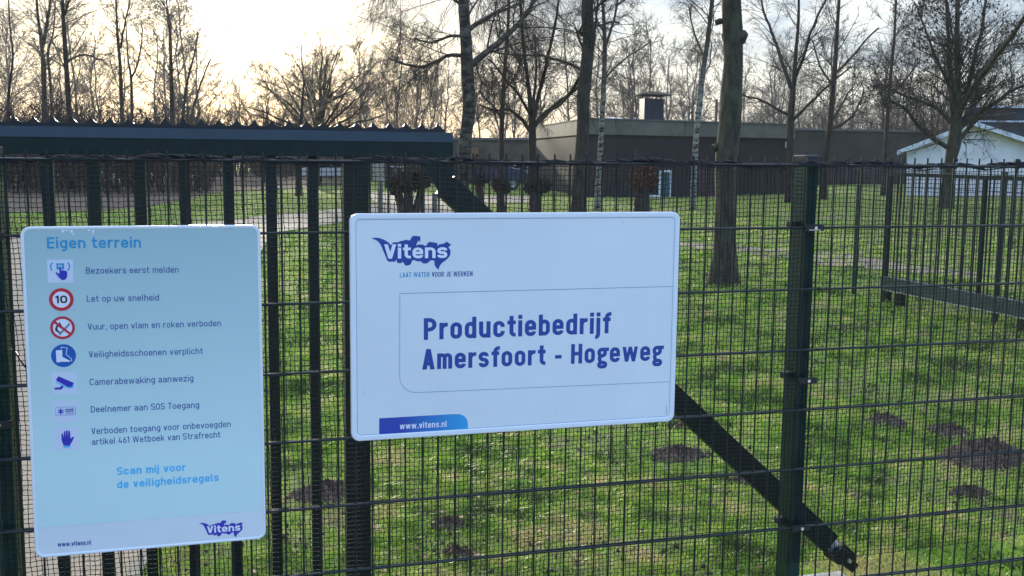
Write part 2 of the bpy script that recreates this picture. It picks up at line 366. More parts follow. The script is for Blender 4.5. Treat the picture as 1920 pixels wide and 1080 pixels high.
# ------------------------------------------------------------------ grass blades (nobody could count them)
mgr = bpy.data.materials.new('grass_blades'); mgr.use_nodes = True; t = mgr.node_tree; b = t.nodes['Principled BSDF']
at = t.nodes.new('ShaderNodeAttribute'); at.attribute_name = 'tint'
sepn = t.nodes.new('ShaderNodeSeparateColor'); t.links.new(at.outputs['Color'], sepn.inputs[0])
colr = ramp(t, sepn.outputs[0], [(0., (.030, .075, .010)), (.35, (.12, .26, .025)), (.7, (.28, .48, .045)), (.92, (.45, .52, .12)), (1., (.56, .48, .22))])
t.links.new(colr, b.inputs['Base Color']); b.inputs['Roughness'].default_value = .45; b.inputs['Specular IOR Level'].default_value = .4
tr = t.nodes.new('ShaderNodeBsdfTranslucent'); t.links.new(colr, tr.inputs[0]); ms = t.nodes.new('ShaderNodeMixShader'); ms.inputs[0].default_value = .5
t.links.new(b.outputs[0], ms.inputs[1]); t.links.new(tr.outputs[0], ms.inputs[2]); t.links.new(ms.outputs[0], t.nodes['Material Output'].inputs[0])
def vnoise(x, y, seed, sc_):
    r = np.random.default_rng(seed); k = 6; s = 0
    for i in range(k):
        a = r.uniform(0, 2*PI); f_ = sc_*r.uniform(.6, 1.8); s = s+np.sin((x*math.cos(a)+y*math.sin(a))*f_+r.uniform(0, 6))
    return s/k
hills_spec = []   # filled below: (x, y, radius)
for (px, py, rr) in [(1270, 855, .17), (1266, 800, .07), (1660, 795, .14), (1780, 812, .16), (1845, 862, .25), (1816, 925, .10), (612, 930, .15), (574, 930, .09), (838, 984, .09), (860, 1040, .08), (1400, 900, .09)]:
    p = onZ(px, py); hills_spec.append((p[0], p[1], rr))
NB = 620000
u = rng.uniform(0, 1, NB); r_ = (1.9**-.45*(1-u)+48**-.45*u)**(-1/.45)
az = rng.uniform(-.30, .86, NB); bx = CAM[0]+r_*np.sin(az); by = CAM[1]+r_*np.cos(az)
keep = (~in_poly(bx, by, road)) & (~in_poly(bx, by, np.array(fl))) & (by > -.3)
for hx, hy, hr in hills_spec: keep &= np.hypot(bx-hx, by-hy) > hr*(.55+.55*rng.uniform(0, 1, NB))
bald = vnoise(bx, by, 3, 3.2)+.6*vnoise(bx, by, 5, 9); bald += .07*np.clip((3.2-by)/2, 0, 1)+.5*vnoise(bx, by, 6, 24)*np.clip((7-by)/4, 0, 1); keep &= (bald < .32) | (rng.uniform(0, 1, NB) < .26)
# brown worn band behind the big tree
def band(x, y): return np.exp(-((y-(15.5+.12*(x-8)))/1.0)**2)*(x > 5)
keep &= rng.uniform(0, 1, NB) > .93*np.clip(band(bx, by)*(1+1.2*vnoise(bx, by, 41, 2.5)), 0, 1)
keep &= (vnoise(bx*.35, by, 31, 1.3) < .22) | (rng.uniform(0, 1, NB) < .35) | (by < 9)
bx, by, r_ = bx[keep], by[keep], r_[keep]; n = len(bx)
clump = np.clip(.5+1.1*vnoise(bx, by, 9, 5.0)+.7*vnoise(bx, by, 10, 17.0), .1, 1.3)
hgt = (.012+.026*rng.uniform(0, 1, n)**2)*(.6+.8*clump)*np.clip(r_/5, .9, 1.5)
wid = .0017*np.clip(r_/3.3, 1, 9)*rng.uniform(.7, 1.4, n)
a = rng.uniform(0, 2*PI, n); la = rng.uniform(0, 2*PI, n); lean = rng.uniform(.5, 2.6, n)*hgt
dx, dy = np.cos(a)*wid, np.sin(a)*wid; lx, ly = np.cos(la)*lean, np.sin(la)*lean
bz = gz(bx, by)
V = np.zeros((n, 5, 3))
V[:, 0] = np.stack([bx-dx, by-dy, bz-.003], 1); V[:, 1] = np.stack([bx+dx, by+dy, bz-.003], 1)
V[:, 2] = np.stack([bx-dx*.8+lx*.35, by-dy*.8+ly*.35, bz+hgt*.6], 1); V[:, 3] = np.stack([bx+dx*.8+lx*.35, by+dy*.8+ly*.35, bz+hgt*.6], 1)
V[:, 4] = np.stack([bx+lx, by+ly, bz+hgt], 1)
k = np.arange(n)[:, None]*5
og = nmesh('short_grass', V, k+np.array([[0, 1, 3, 2]]), k+np.array([[2, 3, 4]]), mat=mgr, org=(0, 0, 0))
tint = np.clip(.50+.28*vnoise(bx, by, 21, 1.1)+.10*np.clip((2.6-by)/1.5, 0, 1)+.85*vnoise(bx, by, 22, 6)+.75*vnoise(bx, by, 23, 21)+rng.normal(0, .17, n)+np.clip((by-15)/8, 0, 1)*(bx > 1)*(.16+.5*vnoise(bx*.3, by, 51, 1.6)), 0, 1)
ta = og.data.attributes.new('tint', 'FLOAT_COLOR', 'POINT'); arr = np.zeros((n*5, 4), np.float32); arr[:, 0] = np.repeat(tint, 5); arr[:, 3] = 1
ta.data.foreach_set('color', arr.ravel())
tag(og, 'short winter grass with pale blades covering the meadow behind the fence', 'grass', kind='stuff')

# fallen leaves
nl = 420
u = rng.uniform(0, 1, nl); r2 = (2.6**-.6*(1-u)+26**-.6*u)**(-1/.6); az = rng.uniform(-.1, .84, nl); lx_, ly_ = CAM[0]+r2*np.sin(az), CAM[1]+r2*np.cos(az)
kp = (ly_ > .2) & ~in_poly(lx_, ly_, road); lx_, ly_ = lx_[kp], ly_[kp]; nl = len(lx_)
sz = rng.uniform(.009, .020, nl); a = rng.uniform(0, 2*PI, nl); V = np.zeros((nl, 6, 3))
for i, (rx, ry, h) in enumerate([(-1.3, 0, .3), (-.4, .6, 0), (.6, .5, .35), (1.3, 0, 0), (.5, -.6, .3), (-.5, -.5, .1)]):
    V[:, i, 0] = lx_+sz*(rx*np.cos(a)-ry*np.sin(a)); V[:, i, 1] = ly_+sz*(rx*np.sin(a)+ry*np.cos(a)); V[:, i, 2] = gz(lx_, ly_)+.022+sz*h
k = np.arange(nl)[:, None]*6
tag(nmesh('fallen_leaves', V, np.concatenate([k+np.array([[0, 1, 2, 3]]), k+np.array([[0, 3, 4, 5]])]), mat=M('dead_leaves', (.15, .075, .035), .7, noise=.6, nscale=3), org=(0, 0, 0)),
    'scattered brown fallen leaves lying in the grass', 'leaves', kind='stuff')

nc = 2600; u = rng.uniform(0, 1, nc); r3 = (2.6**-.8*(1-u)+16**-.8*u)**(-1/.8); az = rng.uniform(-.1, .84, nc); cx_, cy_ = CAM[0]+r3*np.sin(az), CAM[1]+r3*np.cos(az)
kp = (cy_ > .2) & ~in_poly(cx_, cy_, road) & (vnoise(cx_, cy_, 3, 3.2)+.6*vnoise(cx_, cy_, 5, 9) > .02); cx_, cy_ = cx_[kp], cy_[kp]; nc = len(cx_); cs = rng.uniform(.004, .013, nc)
octv = np.array([(1, 0, 0), (0, 1, 0), (-1, 0, 0), (0, -1, 0), (0, 0, 1), (0, 0, -1)]); oct_t = np.array([(0, 1, 4), (1, 2, 4), (2, 3, 4), (3, 0, 4), (1, 0, 5), (2, 1, 5), (3, 2, 5), (0, 3, 5)])
CV = np.stack([cx_, cy_, gz(cx_, cy_)+.006], 1)[:, None]+octv[None]*cs[:, None, None]*rng.uniform(.6, 1.5, (nc, 6, 1))
m_mole = M('molehill_soil', (.095, .068, .055), .95, noise=.6, nscale=30, bump=1.0, bscale=90)
tag(nmesh('soil_crumbs', CV, None, (np.arange(nc)[:, None, None]*6+oct_t[None]).reshape(-1, 3), mat=m_mole, org=(0, 0, 0)), 'loose crumbs of dark soil scattered through the thin grass', 'soil', kind='stuff')
# molehills
m_mole = M('molehill_soil', (.095, .068, .055), .95, noise=.6, nscale=30, bump=1.0, bscale=90)
mole_lab = ['dark crumbly molehill right below the lower right corner of the wide white sign', 'small molehill peeking out under the lower right corner of the wide sign',
    'upper left molehill of the row to the right of the fence post', 'flattened molehill between the largest one and its smaller neighbour to the left', 'largest wide dark molehill near the right edge of the photo',
    'small round molehill just below the largest one at right', 'dark rounded molehill between the two signs', 'low crumbled molehill left beside the rounded one between the two signs',
    'small low molehill below the blue web address tab', 'lowest small molehill under the wide sign', 'small molehill under the diagonal brace left of the fence post']
for (hx, hy, hr), lab in zip(hills_spec, mole_lab):
    nr, na = 14, 40; V = []; rr = np.random.default_rng(int(hr*1000+hx*77)); ph = rr.uniform(0, 6, 6)
    low = .24 if 'flat' in lab or 'low' in lab else .38
    for i in range(nr+1):
        for j in range(na):
            th = 2*PI*j/na; q = i/nr; R_ = hr*q*(1+.16*math.sin(2*th+ph[0])+.1*math.sin(3*th+ph[1])+.06*math.sin(5*th+ph[2]))
            z = hr*low*(1-q**1.8)*(1+.25*rr.normal())+(.010*rr.normal() if q < .97 else 0)
            V.append((hx+R_*math.cos(th), hy+R_*.85*math.sin(th), float(gz(hx, hy))+max(-.004, z) if i < nr else -.01+float(gz(hx, hy))))
    idx = np.arange((nr+1)*na).reshape(nr+1, na); A, B = idx[:-1], idx[1:]
    Q = np.stack([A, np.roll(A, -1, 1), np.roll(B, -1, 1), B], -1).reshape(-1, 4)
    V = np.array(V)
    # loose clods
    nc = int(60*hr/.15); ca = rr.uniform(0, 2*PI, nc); cr = hr*rr.uniform(.1, 1.25, nc); cs = rr.uniform(.004, .012, nc)
    cx, cy = hx+cr*np.cos(ca), hy+cr*.85*np.sin(ca); cz = gz(cx, cy)+np.clip(hr*low*(1-(cr/hr)**1.8), 0, 1)+.004
    octv = np.array([(1, 0, 0), (0, 1, 0), (-1, 0, 0), (0, -1, 0), (0, 0, 1), (0, 0, -1)]); oct_t = np.array([(0, 1, 4), (1, 2, 4), (2, 3, 4), (3, 0, 4), (1, 0, 5), (2, 1, 5), (3, 2, 5), (0, 3, 5)])
    CV = np.stack([cx, cy, cz], 1)[:, None]+octv[None]*cs[:, None, None]*rr.uniform(.6, 1.4, (nc, 6, 1))
    T = (np.arange(nc)[:, None, None]*6+oct_t[None]).reshape(-1, 3)+len(V)
    tag(nmesh('molehill', np.concatenate([V, CV.reshape(-1, 3)]), Q, T, mat=m_mole), lab, 'molehill', 'molehills in the meadow')

# ------------------------------------------------------------------ wire mesh fence (front)
def rods(P0, P1, r, n=8):
    P = np.stack([np.asarray(P0, float), np.asarray(P1, float)], 1); return tubes(P, np.full(P.shape[:2], r), n)
fence = thing('wire_mesh_fence', 'dark green double rod mesh fence right in front, carrying both signs', 'fence', (0, 0, 0))
ZT = 1.652
def panel(x0, x1, label):
    k = np.arange(math.ceil((x0-.0)/.05), math.floor(x1/.05)+1)*.05
    pn = link('fence_panel', bpy.data.meshes.new('fence_panel'), None, fence, (x0, 0, .05))
    bpy.data.objects.remove(pn)
    S = 9; z = np.linspace(.04, ZT+.026, S); P = np.zeros((len(k), S, 3)); P[:, :, 0] = k[:, None]; P[:, :, 2] = z
    P[:, :, 1] = rng.normal(0, .0005, (len(k), S)); P[:, :, 0] += rng.normal(0, .0007, (len(k), 1))+.0014*np.sin(z[None]*rng.uniform(1, 3, (len(k), 1))+rng.uniform(0, 6, (len(k), 1)))
    v1 = tubes(P, np.full((len(k), S), .0029), 8)
    zr = np.arange(0, 9)*-.2+ZT; xs = np.linspace(x0, x1, 30); H = []
    for dy in (-.0058, .0058):
        Pp = np.zeros((len(zr), 30, 3)); Pp[:, :, 0] = xs; Pp[:, :, 2] = zr[:, None]+.0006*np.sin(xs*4+dy*900)[None]; Pp[:, :, 1] = dy; H.append(Pp)
    H = np.concatenate(H); v2 = tubes(H, np.full(H.shape[:2], .0036), 8)
    # closing caps on the wire tips
    V, Q = cat(v1, v2)
    o = nmesh('fence_panel', V, Q, mat=m_wire, parent=fence, smooth=True)
    # bright bare tips
    return o
PX0 = 1.405                                  # post left side
panel(-1.02, 1.452, ''); panel(1.46, 3.92, ''); panel(-3.5, -1.03, '')
for px in (PX0, -1.015, 3.88):
    post = MB().box(px, px+.046, .020, .092, -.2, 1.662).build('fence_post', m_green, fence, bevel=.003)
    MB().box(px-.002, px+.048, .018, .094, 1.662, 1.684).build('post_cap', m_cap, post, org=(px, .02, 1.662), bevel=.004)
    for z in (1.452, 1.252-.3, .452):
        c = MB().box(px-.012, px+.056, -.016, -.0102, z-.010, z+.010).build('clamp', m_dark, post, org=(px, 0, z), bevel=.001)
        MB().cyl((px+.023, -.022, z), (px+.023, -.016, z), .006, 6).build('clamp_bolt', m_bolt, post, org=(px, 0, z))
        MB().box(px-.030, px-.0005, .045, .075, z-.004, z+.018).build('clamp_block', m_cap, post, org=(px, 0, z), bevel=.002)
    MB().box(px+.002, px+.044, -.0162, -.0102, 1.444, 1.4465).build('clamp_edge', m_zinc, post, org=(px, 0, 1.44))

# netting behind the wires
net = thing('netting', 'fine black plastic netting tied behind the fence wires, rolled along the top', 'netting', (0, .012, .3))
NX, NZ = 262, 98; pitch = .0136
gxn = np.linspace(-1.03, -1.03+pitch*(NX-1), NX); gzn = np.linspace(1.648, 1.648-pitch*(NZ-1), NZ)
X, Z = np.meshgrid(gxn, gzn, indexing='ij')
def wob(seed, f, amp):
    r = np.random.default_rng(seed); s = 0
    for i in range(7):
        a = r.uniform(0, 2*PI); q = f*r.uniform(.5, 1.8); s = s+np.sin((X*math.cos(a)+Z*math.sin(a))*q+r.uniform(0, 6))
    return s*amp/7
edge = np.clip((1.65-Z)/.1, 0, 1)
DX = wob(1, 6, .016)+wob(2, 22, .004)+rng.normal(0, .0007, X.shape); DZ = (wob(3, 5, .018)+wob(4, 20, .005))*edge+rng.normal(0, .0007, X.shape); DY = np.abs(wob(5, 8, .006))
DX += .03*np.exp(-((X+.85)/.35)**2)*(1.65-Z)*1.0
G = np.stack([X+DX, .0135+DY*.5, Z+DZ], -1)
# keep clear in front of posts
a1 = tubes(G, np.full((NX, NZ), .00115), 3); a2 = tubes(G.transpose(1, 0, 2), np.full((NZ, NX), .00115), 3)
V, Q = cat(a1, a2); KP = G.reshape(-1, 3); octv = np.array([(1, 0, 0), (0, 1, 0), (-1, 0, 0), (0, -1, 0), (0, 0, 1), (0, 0, -1)]); oct_t = np.array([(0, 1, 4), (1, 2, 4), (2, 3, 4), (3, 0, 4), (1, 0, 5), (2, 1, 5), (3, 2, 5), (0, 3, 5)])
KV = (KP[:, None]+octv[None]*.0024).reshape(-1, 3); T = (np.arange(len(KP))[:, None, None]*6+oct_t[None]).reshape(-1, 3)+len(V)
nmesh('net_mesh', np.concatenate([V, KV]), Q, T, mat=m_net, parent=net)
S = 900; xs = np.linspace(-1.9, 2.75, S); sag = .004*np.sin(xs*9)+.003*np.sin(xs*23+1)+.0015*np.sin(xs*51)
P = []
for k in range(5):
    ph = xs*70+k*2*PI/5+2*np.sin(xs*5+k); rad = .0042+.0016*np.sin(xs*31+k*2)
    P.append(np.stack([xs, .004+rad*1.3*np.cos(ph), ZT+.004+sag+rad*np.sin(ph)+rng.normal(0, .0006, S)], 1))
for k in range(3):
    P.append(np.stack([xs, -.008+rng.normal(0, .0005, S), ZT-.002+sag*1.2+.006*np.sin(xs*(14+5*k)+k*2)+rng.normal(0, .0006, S)], 1))
P = np.array(P); R = np.concatenate([np.full((5, S), .0034), np.full((3, S), .0016)])*(1+.2*rng.normal(0, 1, (8, S)).clip(-1, 1))
V, Q = tubes(P, R, 5); nmesh('rolled_edge', V, Q, mat=m_rope, parent=net, smooth=True)
for xk in np.arange(-.95, 2.6, .245):
    x = xk+random.uniform(-.05, .05); z = ZT+.004
    mb = MB(); a = np.linspace(0, 2*PI, 13)
    pts = np.stack([np.full(13, x), .003+.0145*np.cos(a), z+.013*np.sin(a)], 1)[None]
    V, Q = tubes(pts, np.full((1, 13), .0016), 5)
    mb.add(V, [tuple(q) for q in Q]); mb.box(x-.003, x+.003, -.006, .002, z+.012, z+.021)
    mb.build('cable_tie', m_dark, net)

# ------------------------------------------------------------------ sliding gate tail behind the fence
YG = .42
gate = thing('sliding_gate', 'dark green sliding gate tail with scalloped comb on its top beam, behind the fence', 'gate', (-.4, YG, 0))
xe = onY(850, 280, YG)[0]
prof = [(0, 1.663), (0, 1.712), (.012, 1.744), (.075, 1.744), (.09, 1.712), (.09, 1.663)]
mb = MB(); n = len(prof)
mb.add([(x, YG+a, z) for x in (-4., xe) for a, z in prof], [tuple(range(n)), tuple(range(n, 2*n))]+[(i, (i+1) % n, n+(i+1) % n, n+i) for i in range(n)])
beam = mb.build('top_beam', m_gate, gate, bevel=.0015)
MB().add([(x, YG-.0015+a, z+.001) for x in (-4., xe) for a, z in prof[1:3]], [(0, 1, 3, 2)]).build('beam_sky_sheen', m_slant, beam, org=(-.4, YG, 1.7))  # skin on the beam's slanted face, carrying the painted sky sheen
mb = MB(); per = .0536; xr = onY(833, 240, YG+.04)[0]; y0 = YG+.042; zb = 1.7445
xs = []; x = xr
tops = []
x_tip0 = onY(820.8, 232, YG+.04)[0]; k0 = -80
def comb_h(x):
    u = ((x-x_tip0)/per) % 1.0; d = (u-.5)/.5; return .011+.028*(1-math.sqrt(max(0, 1-(abs(d)**2)*.985)))/(1-math.sqrt(.015))
xx = []
for k in range(-81, 1):
    for s in (0, .015, .04, .08, .14, .22, .32, .42, .5, .58, .68, .78, .86, .92, .96, .985):
        q = x_tip0+(k+s)*per
        if q < xr: xx.append(q)
xx.append(xr); vs = []
for q in xx:
    h = comb_h(q); vs += [(q, y0-.0015, zb), (q, y0-.0015, zb+h), (q, y0+.0015, zb+h), (q, y0+.0015, zb)]
fs = []
for i in range(len(xx)-1):
    a, b_ = 4*i, 4*i+4; fs += [(a, b_, b_+1, a+1), (a+1, b_+1, b_+2, a+2), (a+2, b_+2, b_+3, a+3)]
fs += [(0, 1, 2, 3), tuple(4*(len(xx)-1)+i for i in range(4))[::-1]]
MB().add(vs, fs).build('scalloped_comb', m_comb, gate)
ep0, ep1 = onY(645, 350, YG)[0], onY(692, 350, YG)[0]
MB().box(ep0, ep1, YG+.004, YG+.064, .12, 1.663).build('end_post', m_gate, gate, bevel=.002)
for i in range(24):
    xc = -.1175-.1313*i
    MB().box(xc-.0166, xc+.0166, YG+.02, YG+.05, .205, 1.663).build('bar', m_gate, gate, bevel=.0015)
MB().box(-4., ep0-.0005, YG+.006, YG+.086, .10, .205).build('bottom_rail', m_gate, gate, bevel=.002)
# bracket and brace
W_ = lambda x, y, Y=YG+.005: onY(x, y, Y)
tri_px = [(784, 297), (851, 297), (851, 326), (848, 330), (849, 348), (826, 366), (818, 353)]
p2 = [W_(*p) for p in tri_px]
mb = MB(); mb.ext([(p[0], p[2]) for p in p2], lambda a, b_: (a, YG-.004, b_), lambda a, b_: (a, YG+.003, b_)); mb.build('bracket', m_gate, gate)
S0, S1 = W_(838, 347), W_(1562, 1022)
d = (S1-S0); ln = np.linalg.norm(d); d /= ln; nrm = np.array([-d[2], 0, d[0]])
hw = .5*abs(np.dot(W_(1270, 722)-W_(1270, 780), nrm)); c_ = (S0+S1)/2+np.array([0, .035, 0])
br_ = MB().obox(c_, d*ln/2, (0, .03, 0), nrm*hw).build('brace', m_gate, gate, bevel=.002)
pb = W_(826, 352); MB().cyl(pb+np.array([0, -.004, 0])+d*.03, pb+np.array([0, .01, 0])+d*.03, .011, 14).build('bolt', m_dark, gate)
# foot at the lower end of the brace
E1 = S1+d*.001
MB().obox(E1+d*.02+np.array([0, .035, 0]), d*.019, (0, .024, 0), nrm*hw*.5).build('joint', m_zinc, gate, bevel=.003)
mb = MB(); mb.obox(E1+d*.075+np.array([0, .03, 0])+nrm*.002, d*.042, (0, .034, 0), nrm*hw*.80); mb.cyl(E1+d*.055+np.array([0, -.012, 0])-nrm*.012, E1+d*.055+np.array([0, .07, 0])-nrm*.012, .034, 20)
mb.obox(E1+d*.13+np.array([0, .03, 0])-nrm*.006, d*.03, (0, .02, 0), nrm*hw*.5); mb.build('roller_fork', m_dark, gate, bevel=.004)
MB().cyl(E1+d*.022+np.array([0, .0, 0])+nrm*.012, E1+d*.022+np.array([0, .012, 0])+nrm*.012, .009, 8).build('bolt', m_bolt, gate)
MB().cyl(E1+d*.09+np.array([0, -.022, 0])-nrm*.004, E1+d*.09+np.array([0, -.004, 0])-nrm*.004, .008, 6).build('bolt', m_zinc, gate)
q0, q1 = onZ(1415, 1079, .05), onZ(1575, 1069, .05)
tag(MB().box(q0[0], q1[0], q1[1]-.22, q1[1], -.05, .05).build('concrete_plinth', m_conc, bevel=.008), 'pale concrete foundation block under the foot of the diagonal brace', 'foundation block')
# thin cable by the left post
pc = np.array([[onY(-8, 636, .2), onY(12, 648, .16), onY(30, 662, .1), onY(44, 684, .03), onY(60, 700, .02)]])
V, Q = tubes(pc, np.full(pc.shape[:2], .0028), 6); tag(nmesh('cable', V, Q, mat=m_dark, smooth=True), 'thin black cable sloping behind the left edge of the blue safety sign', 'cable')

# ------------------------------------------------------------------ stroke lettering
def fillet(pts, r, closed=False, k=6):
    n = len(pts); outp = []
    rng_ = range(n)
    for i in rng_:
        p = np.array(pts[i], float)
        if not closed and i in (0, n-1): outp.append(p); continue
        a = np.array(pts[i-1], float)-p; b_ = np.array(pts[(i+1) % n], float)-p
        la, lb = np.linalg.norm(a), np.linalg.norm(b_)
        def lim(l, j): return l*(.5 if (closed or 0 < j < n-1) else 1.)
        rr = min(r, lim(la, (i-1) % n if closed else i-1), lim(lb, (i+1) % n if closed else i+1))
        a, b_ = a/la*rr, b_/lb*rr
        for s in range(k+1):
            u_ = s/k; w = .6; # circle-like blend
            q0, q1, q2 = p+a, p, p+b_
            ww = math.sqrt(.5); den = (1-u_)**2+2*u_*(1-u_)*ww+u_**2
            outp.append(((1-u_)**2*q0+2*u_*(1-u_)*ww*q1+u_**2*q2)/den)
    return outp
def glyph(c, w, xh, t, rad, bold=False):
    """strokes: list of (points, radius, closed); returns strokes, advance"""
    l, r, b, T, C_, D_ = t/2, w-t/2, t/2, xh-t/2, 1.0, -.26
    mx = w/2; R = rad; st = []; adv = w
    A = lambda pts, rr=0, cl=False: st.append((pts, rr, cl))
    Dg = lambda x0, y0, x1, y1, f=1.: st.append(([(x0, y0), (x1, y1), t*.56*f], 'D', 0))
    W1 = w*1.08; R1 = W1-t/2; M1 = W1/2
    if c == 'o': A([(l, b), (r, b), (r, T), (l, T)], R, 1)
    elif c in 'nmhur':
        if c == 'm':
            w2 = w*.86; A([(l, 0), (l, xh)]); A([(l, T-R), (l, T), (w2-t/2, T), (w2-t/2, 0)], R*.8); A([(w2-t/2, T-R), (w2-t/2, T), (2*w2-t*1.5, T), (2*w2-t*1.5, 0)], R*.8); adv = 2*w2-t
        elif c == 'u': A([(r, 0), (r, xh)]); A([(r, b+R), (r, b), (l, b), (l, xh)], R)
        elif c == 'r': A([(l, 0), (l, xh)]); A([(l, T-R), (l, T), (w*.72, T)], R); adv = w*.70
        else: A([(l, 0), (l, xh if c == 'n' else C_)]); A([(l, T-R), (l, T), (r, T), (r, 0)], R)
    elif c in 'bdpq':
        x = l if c in 'bp' else r; A([(l, b), (r, b), (r, T), (l, T)], R, 1)
        A([(x, 0 if c in 'bd' else D_), (x, C_ if c in 'bd' else xh)])
    elif c == 'g':
        if bold:
            hb = T-(xh-t)*.56; A([(l, hb), (r-.03, hb), (r-.03, T), (l, T)], R, 1); A([(r-.10, T+.0), (w+.07, T+.0)]) ; A([(l+.10, hb), (l+.01, hb-.10), (l+.06, .04)], .05); A([(l, .0), (r, .0), (r, D_+.05), (l, D_+.05)], R*.7, 1)
        else: A([(l, b+.02), (r, b+.02), (r, T), (l, T)], R, 1); A([(r, xh), (r, D_+t/2), (l+.05, D_+t/2)], R)
    elif c == 'a': A([(l+.02, T-.10), (l+.02, T), (r, T), (r, 0)], R); m = xh*.55; A([(r, m), (l, m), (l, b), (r, b), (r, m-t/2)], R*.8)
    elif c == 'e': m = xh*.5; A([(l+t/2, m), (r-t/2, m)]); A([(r, m-t/2), (r, T), (l, T), (l, b), (r, b), (r, b+.13)], R)
    elif c == 'c': A([(r, T-.2), (r, T), (l, T), (l, b), (r, b), (r, b+.2)], R)
    elif c == 's': m = xh*.5; w_ = w*.95; r_2 = w_-t/2; A([(r_2, T-.13), (r_2, T), (l, T), (l, m), (r_2, m), (r_2, b), (l, b), (l, b+.13)], min(R, (T-m)*.5)); adv = w_
    elif c == 'z': A([(0, T), (w-.02, T)]); Dg(w-t*.6, T, t*.6, b); A([(0, b), (w, b)])
    elif c == 't': A([(l+.09, xh+.22), (l+.09, b), (w*.74, b)], R*.7); A([(0, T), (w*.74, T)]); adv = w*.72
    elif c == 'f': A([(l+.09, 0), (l+.09, C_+.02-t/2), (w*.78, C_+.02-t/2)], R*.7); A([(0, T), (w*.72, T)]); adv = w*.70
    elif c in 'il1I':
        if c == 'i': A([(l, 0), (l, xh)]); A([(l, C_-t*.95), (l, C_+.02)])
        elif c == '1': A([(l+.16, 0), (l+.16, C_)]); A([(.0, C_-.24), (l+.14, C_-t*.45)]); adv = t+.18; return st, adv
        elif c == 'l' and not bold: A([(l, C_), (l, b), (l+t*.5+.06, b)], .1); adv = t+.08; return st, adv
        else: A([(l, 0), (l, C_)])
        adv = t
    elif c == 'j': A([(l, xh), (l, D_+t/2), (l-.14, D_+t/2)], R*.6); A([(l, C_-t*.95), (l, C_+.02)]); adv = t
    elif c == 'k': A([(l, 0), (l, C_)]); Dg(l+.04, xh*.30, w-t*.5, xh); Dg(w*.45, xh*.62, w-t*.4, 0)
    elif c == 'v': Dg(t*.5, xh, mx, 0); Dg(w-t*.5, xh, mx, 0)
    elif c == 'w': w2 = w*1.55; Dg(t*.5, xh, w2*.28, 0, .85); Dg(w2*.5, xh, w2*.28, 0, .8); Dg(w2*.5, xh, w2*.72, 0, .8); Dg(w2-t*.5, xh, w2*.72, 0, .85); adv = w2
    elif c == 'V': Dg(t*.5, C_, M1, 0); Dg(W1-t*.5, C_, M1, 0); adv = W1
    elif c == 'W': w2 = w*1.75; Dg(t*.5, C_, w2*.27, 0, .85); Dg(w2*.5, C_, w2*.27, 0, .8); Dg(w2*.5, C_, w2*.73, 0, .8); Dg(w2-t*.5, C_, w2*.73, 0, .85); adv = w2
    elif c == 'A': Dg(t*.5, 0, M1, C_); Dg(W1-t*.5, 0, M1, C_); A([(W1*.24, .28), (W1*.76, .28)]); adv = W1
    elif c in 'PRB':
        hm = .47 if c != 'B' else .52; A([(l, 0), (l, C_)]); A([(l, C_-t/2), (R1, C_-t/2), (R1, hm), (l, hm)], R)
        if c == 'R': Dg(M1, hm, W1-t*.45, 0)
        if c == 'B': A([(l, hm), (R1+.02, hm), (R1+.02, b), (l, b)], R)
        adv = W1
    elif c == 'D': A([(l, 0), (l, C_)]); A([(l, C_-t/2), (R1, C_-t/2), (R1, b), (l, b)], R); adv = W1
    elif c in 'O0': A([(l, b), (R1, b), (R1, C_-t/2), (l, C_-t/2)], R, 1); adv = W1
    elif c == 'C': A([(R1, C_-.25), (R1, C_-t/2), (l, C_-t/2), (l, b), (R1, b), (R1, .25)], R); adv = W1
    elif c == 'S': A([(R1, C_-.2), (R1, C_-t/2), (l, C_-t/2), (l, .5), (R1, .5), (R1, b), (l, b), (l, .2)], min(R, .2)); adv = W1
    elif c == 'E': A([(l, 0), (l, C_)]); [A([(l, y), (w*.98, y)]) for y in (b, .52, C_-t/2)]; adv = w*.98
    elif c == 'L': A([(l, C_), (l, b), (w*.92, b)]); adv = w*.92
    elif c == 'T': A([(0, C_-t/2), (w, C_-t/2)]); A([(mx, 0), (mx, C_)])
    elif c == 'H': A([(l, 0), (l, C_)]); A([(R1, 0), (R1, C_)]); A([(l, .51), (R1, .51)]); adv = W1
    elif c == 'N': A([(l, 0), (l, C_)]); A([(R1, 0), (R1, C_)]); Dg(l, C_, R1, 0); adv = W1
    elif c == 'K': A([(l, 0), (l, C_)]); Dg(l+.02, .34, W1-t*.5, C_); Dg(M1*.9, .62, W1-t*.45, 0); adv = W1
    elif c == 'J': A([(w*.7, C_), (w*.7, b), (l, b), (l, .25)], R); adv = w*.7+t/2
    elif c == '4': A([(w*.72, 0), (w*.72, C_*.45)]); A([(w*.5, C_), (t*.4, .26), (w, .26)]); adv = w
    elif c == '6': A([(w*.72, C_), (l, .5), (l, b), (r, b), (r, .55), (l+.02, .55)], R); adv = w
    elif c == '.': A([(l, 0), (l, t*1.1)]); adv = t
    elif c == ',': A([(l+.02, t*1.1), (l-.05, -.14)]); adv = t
    elif c == '-': A([(.02, xh*.5), (w*.66, xh*.5)]); adv = w*.68
    elif c == ' ': adv = w*.42
    return st, adv
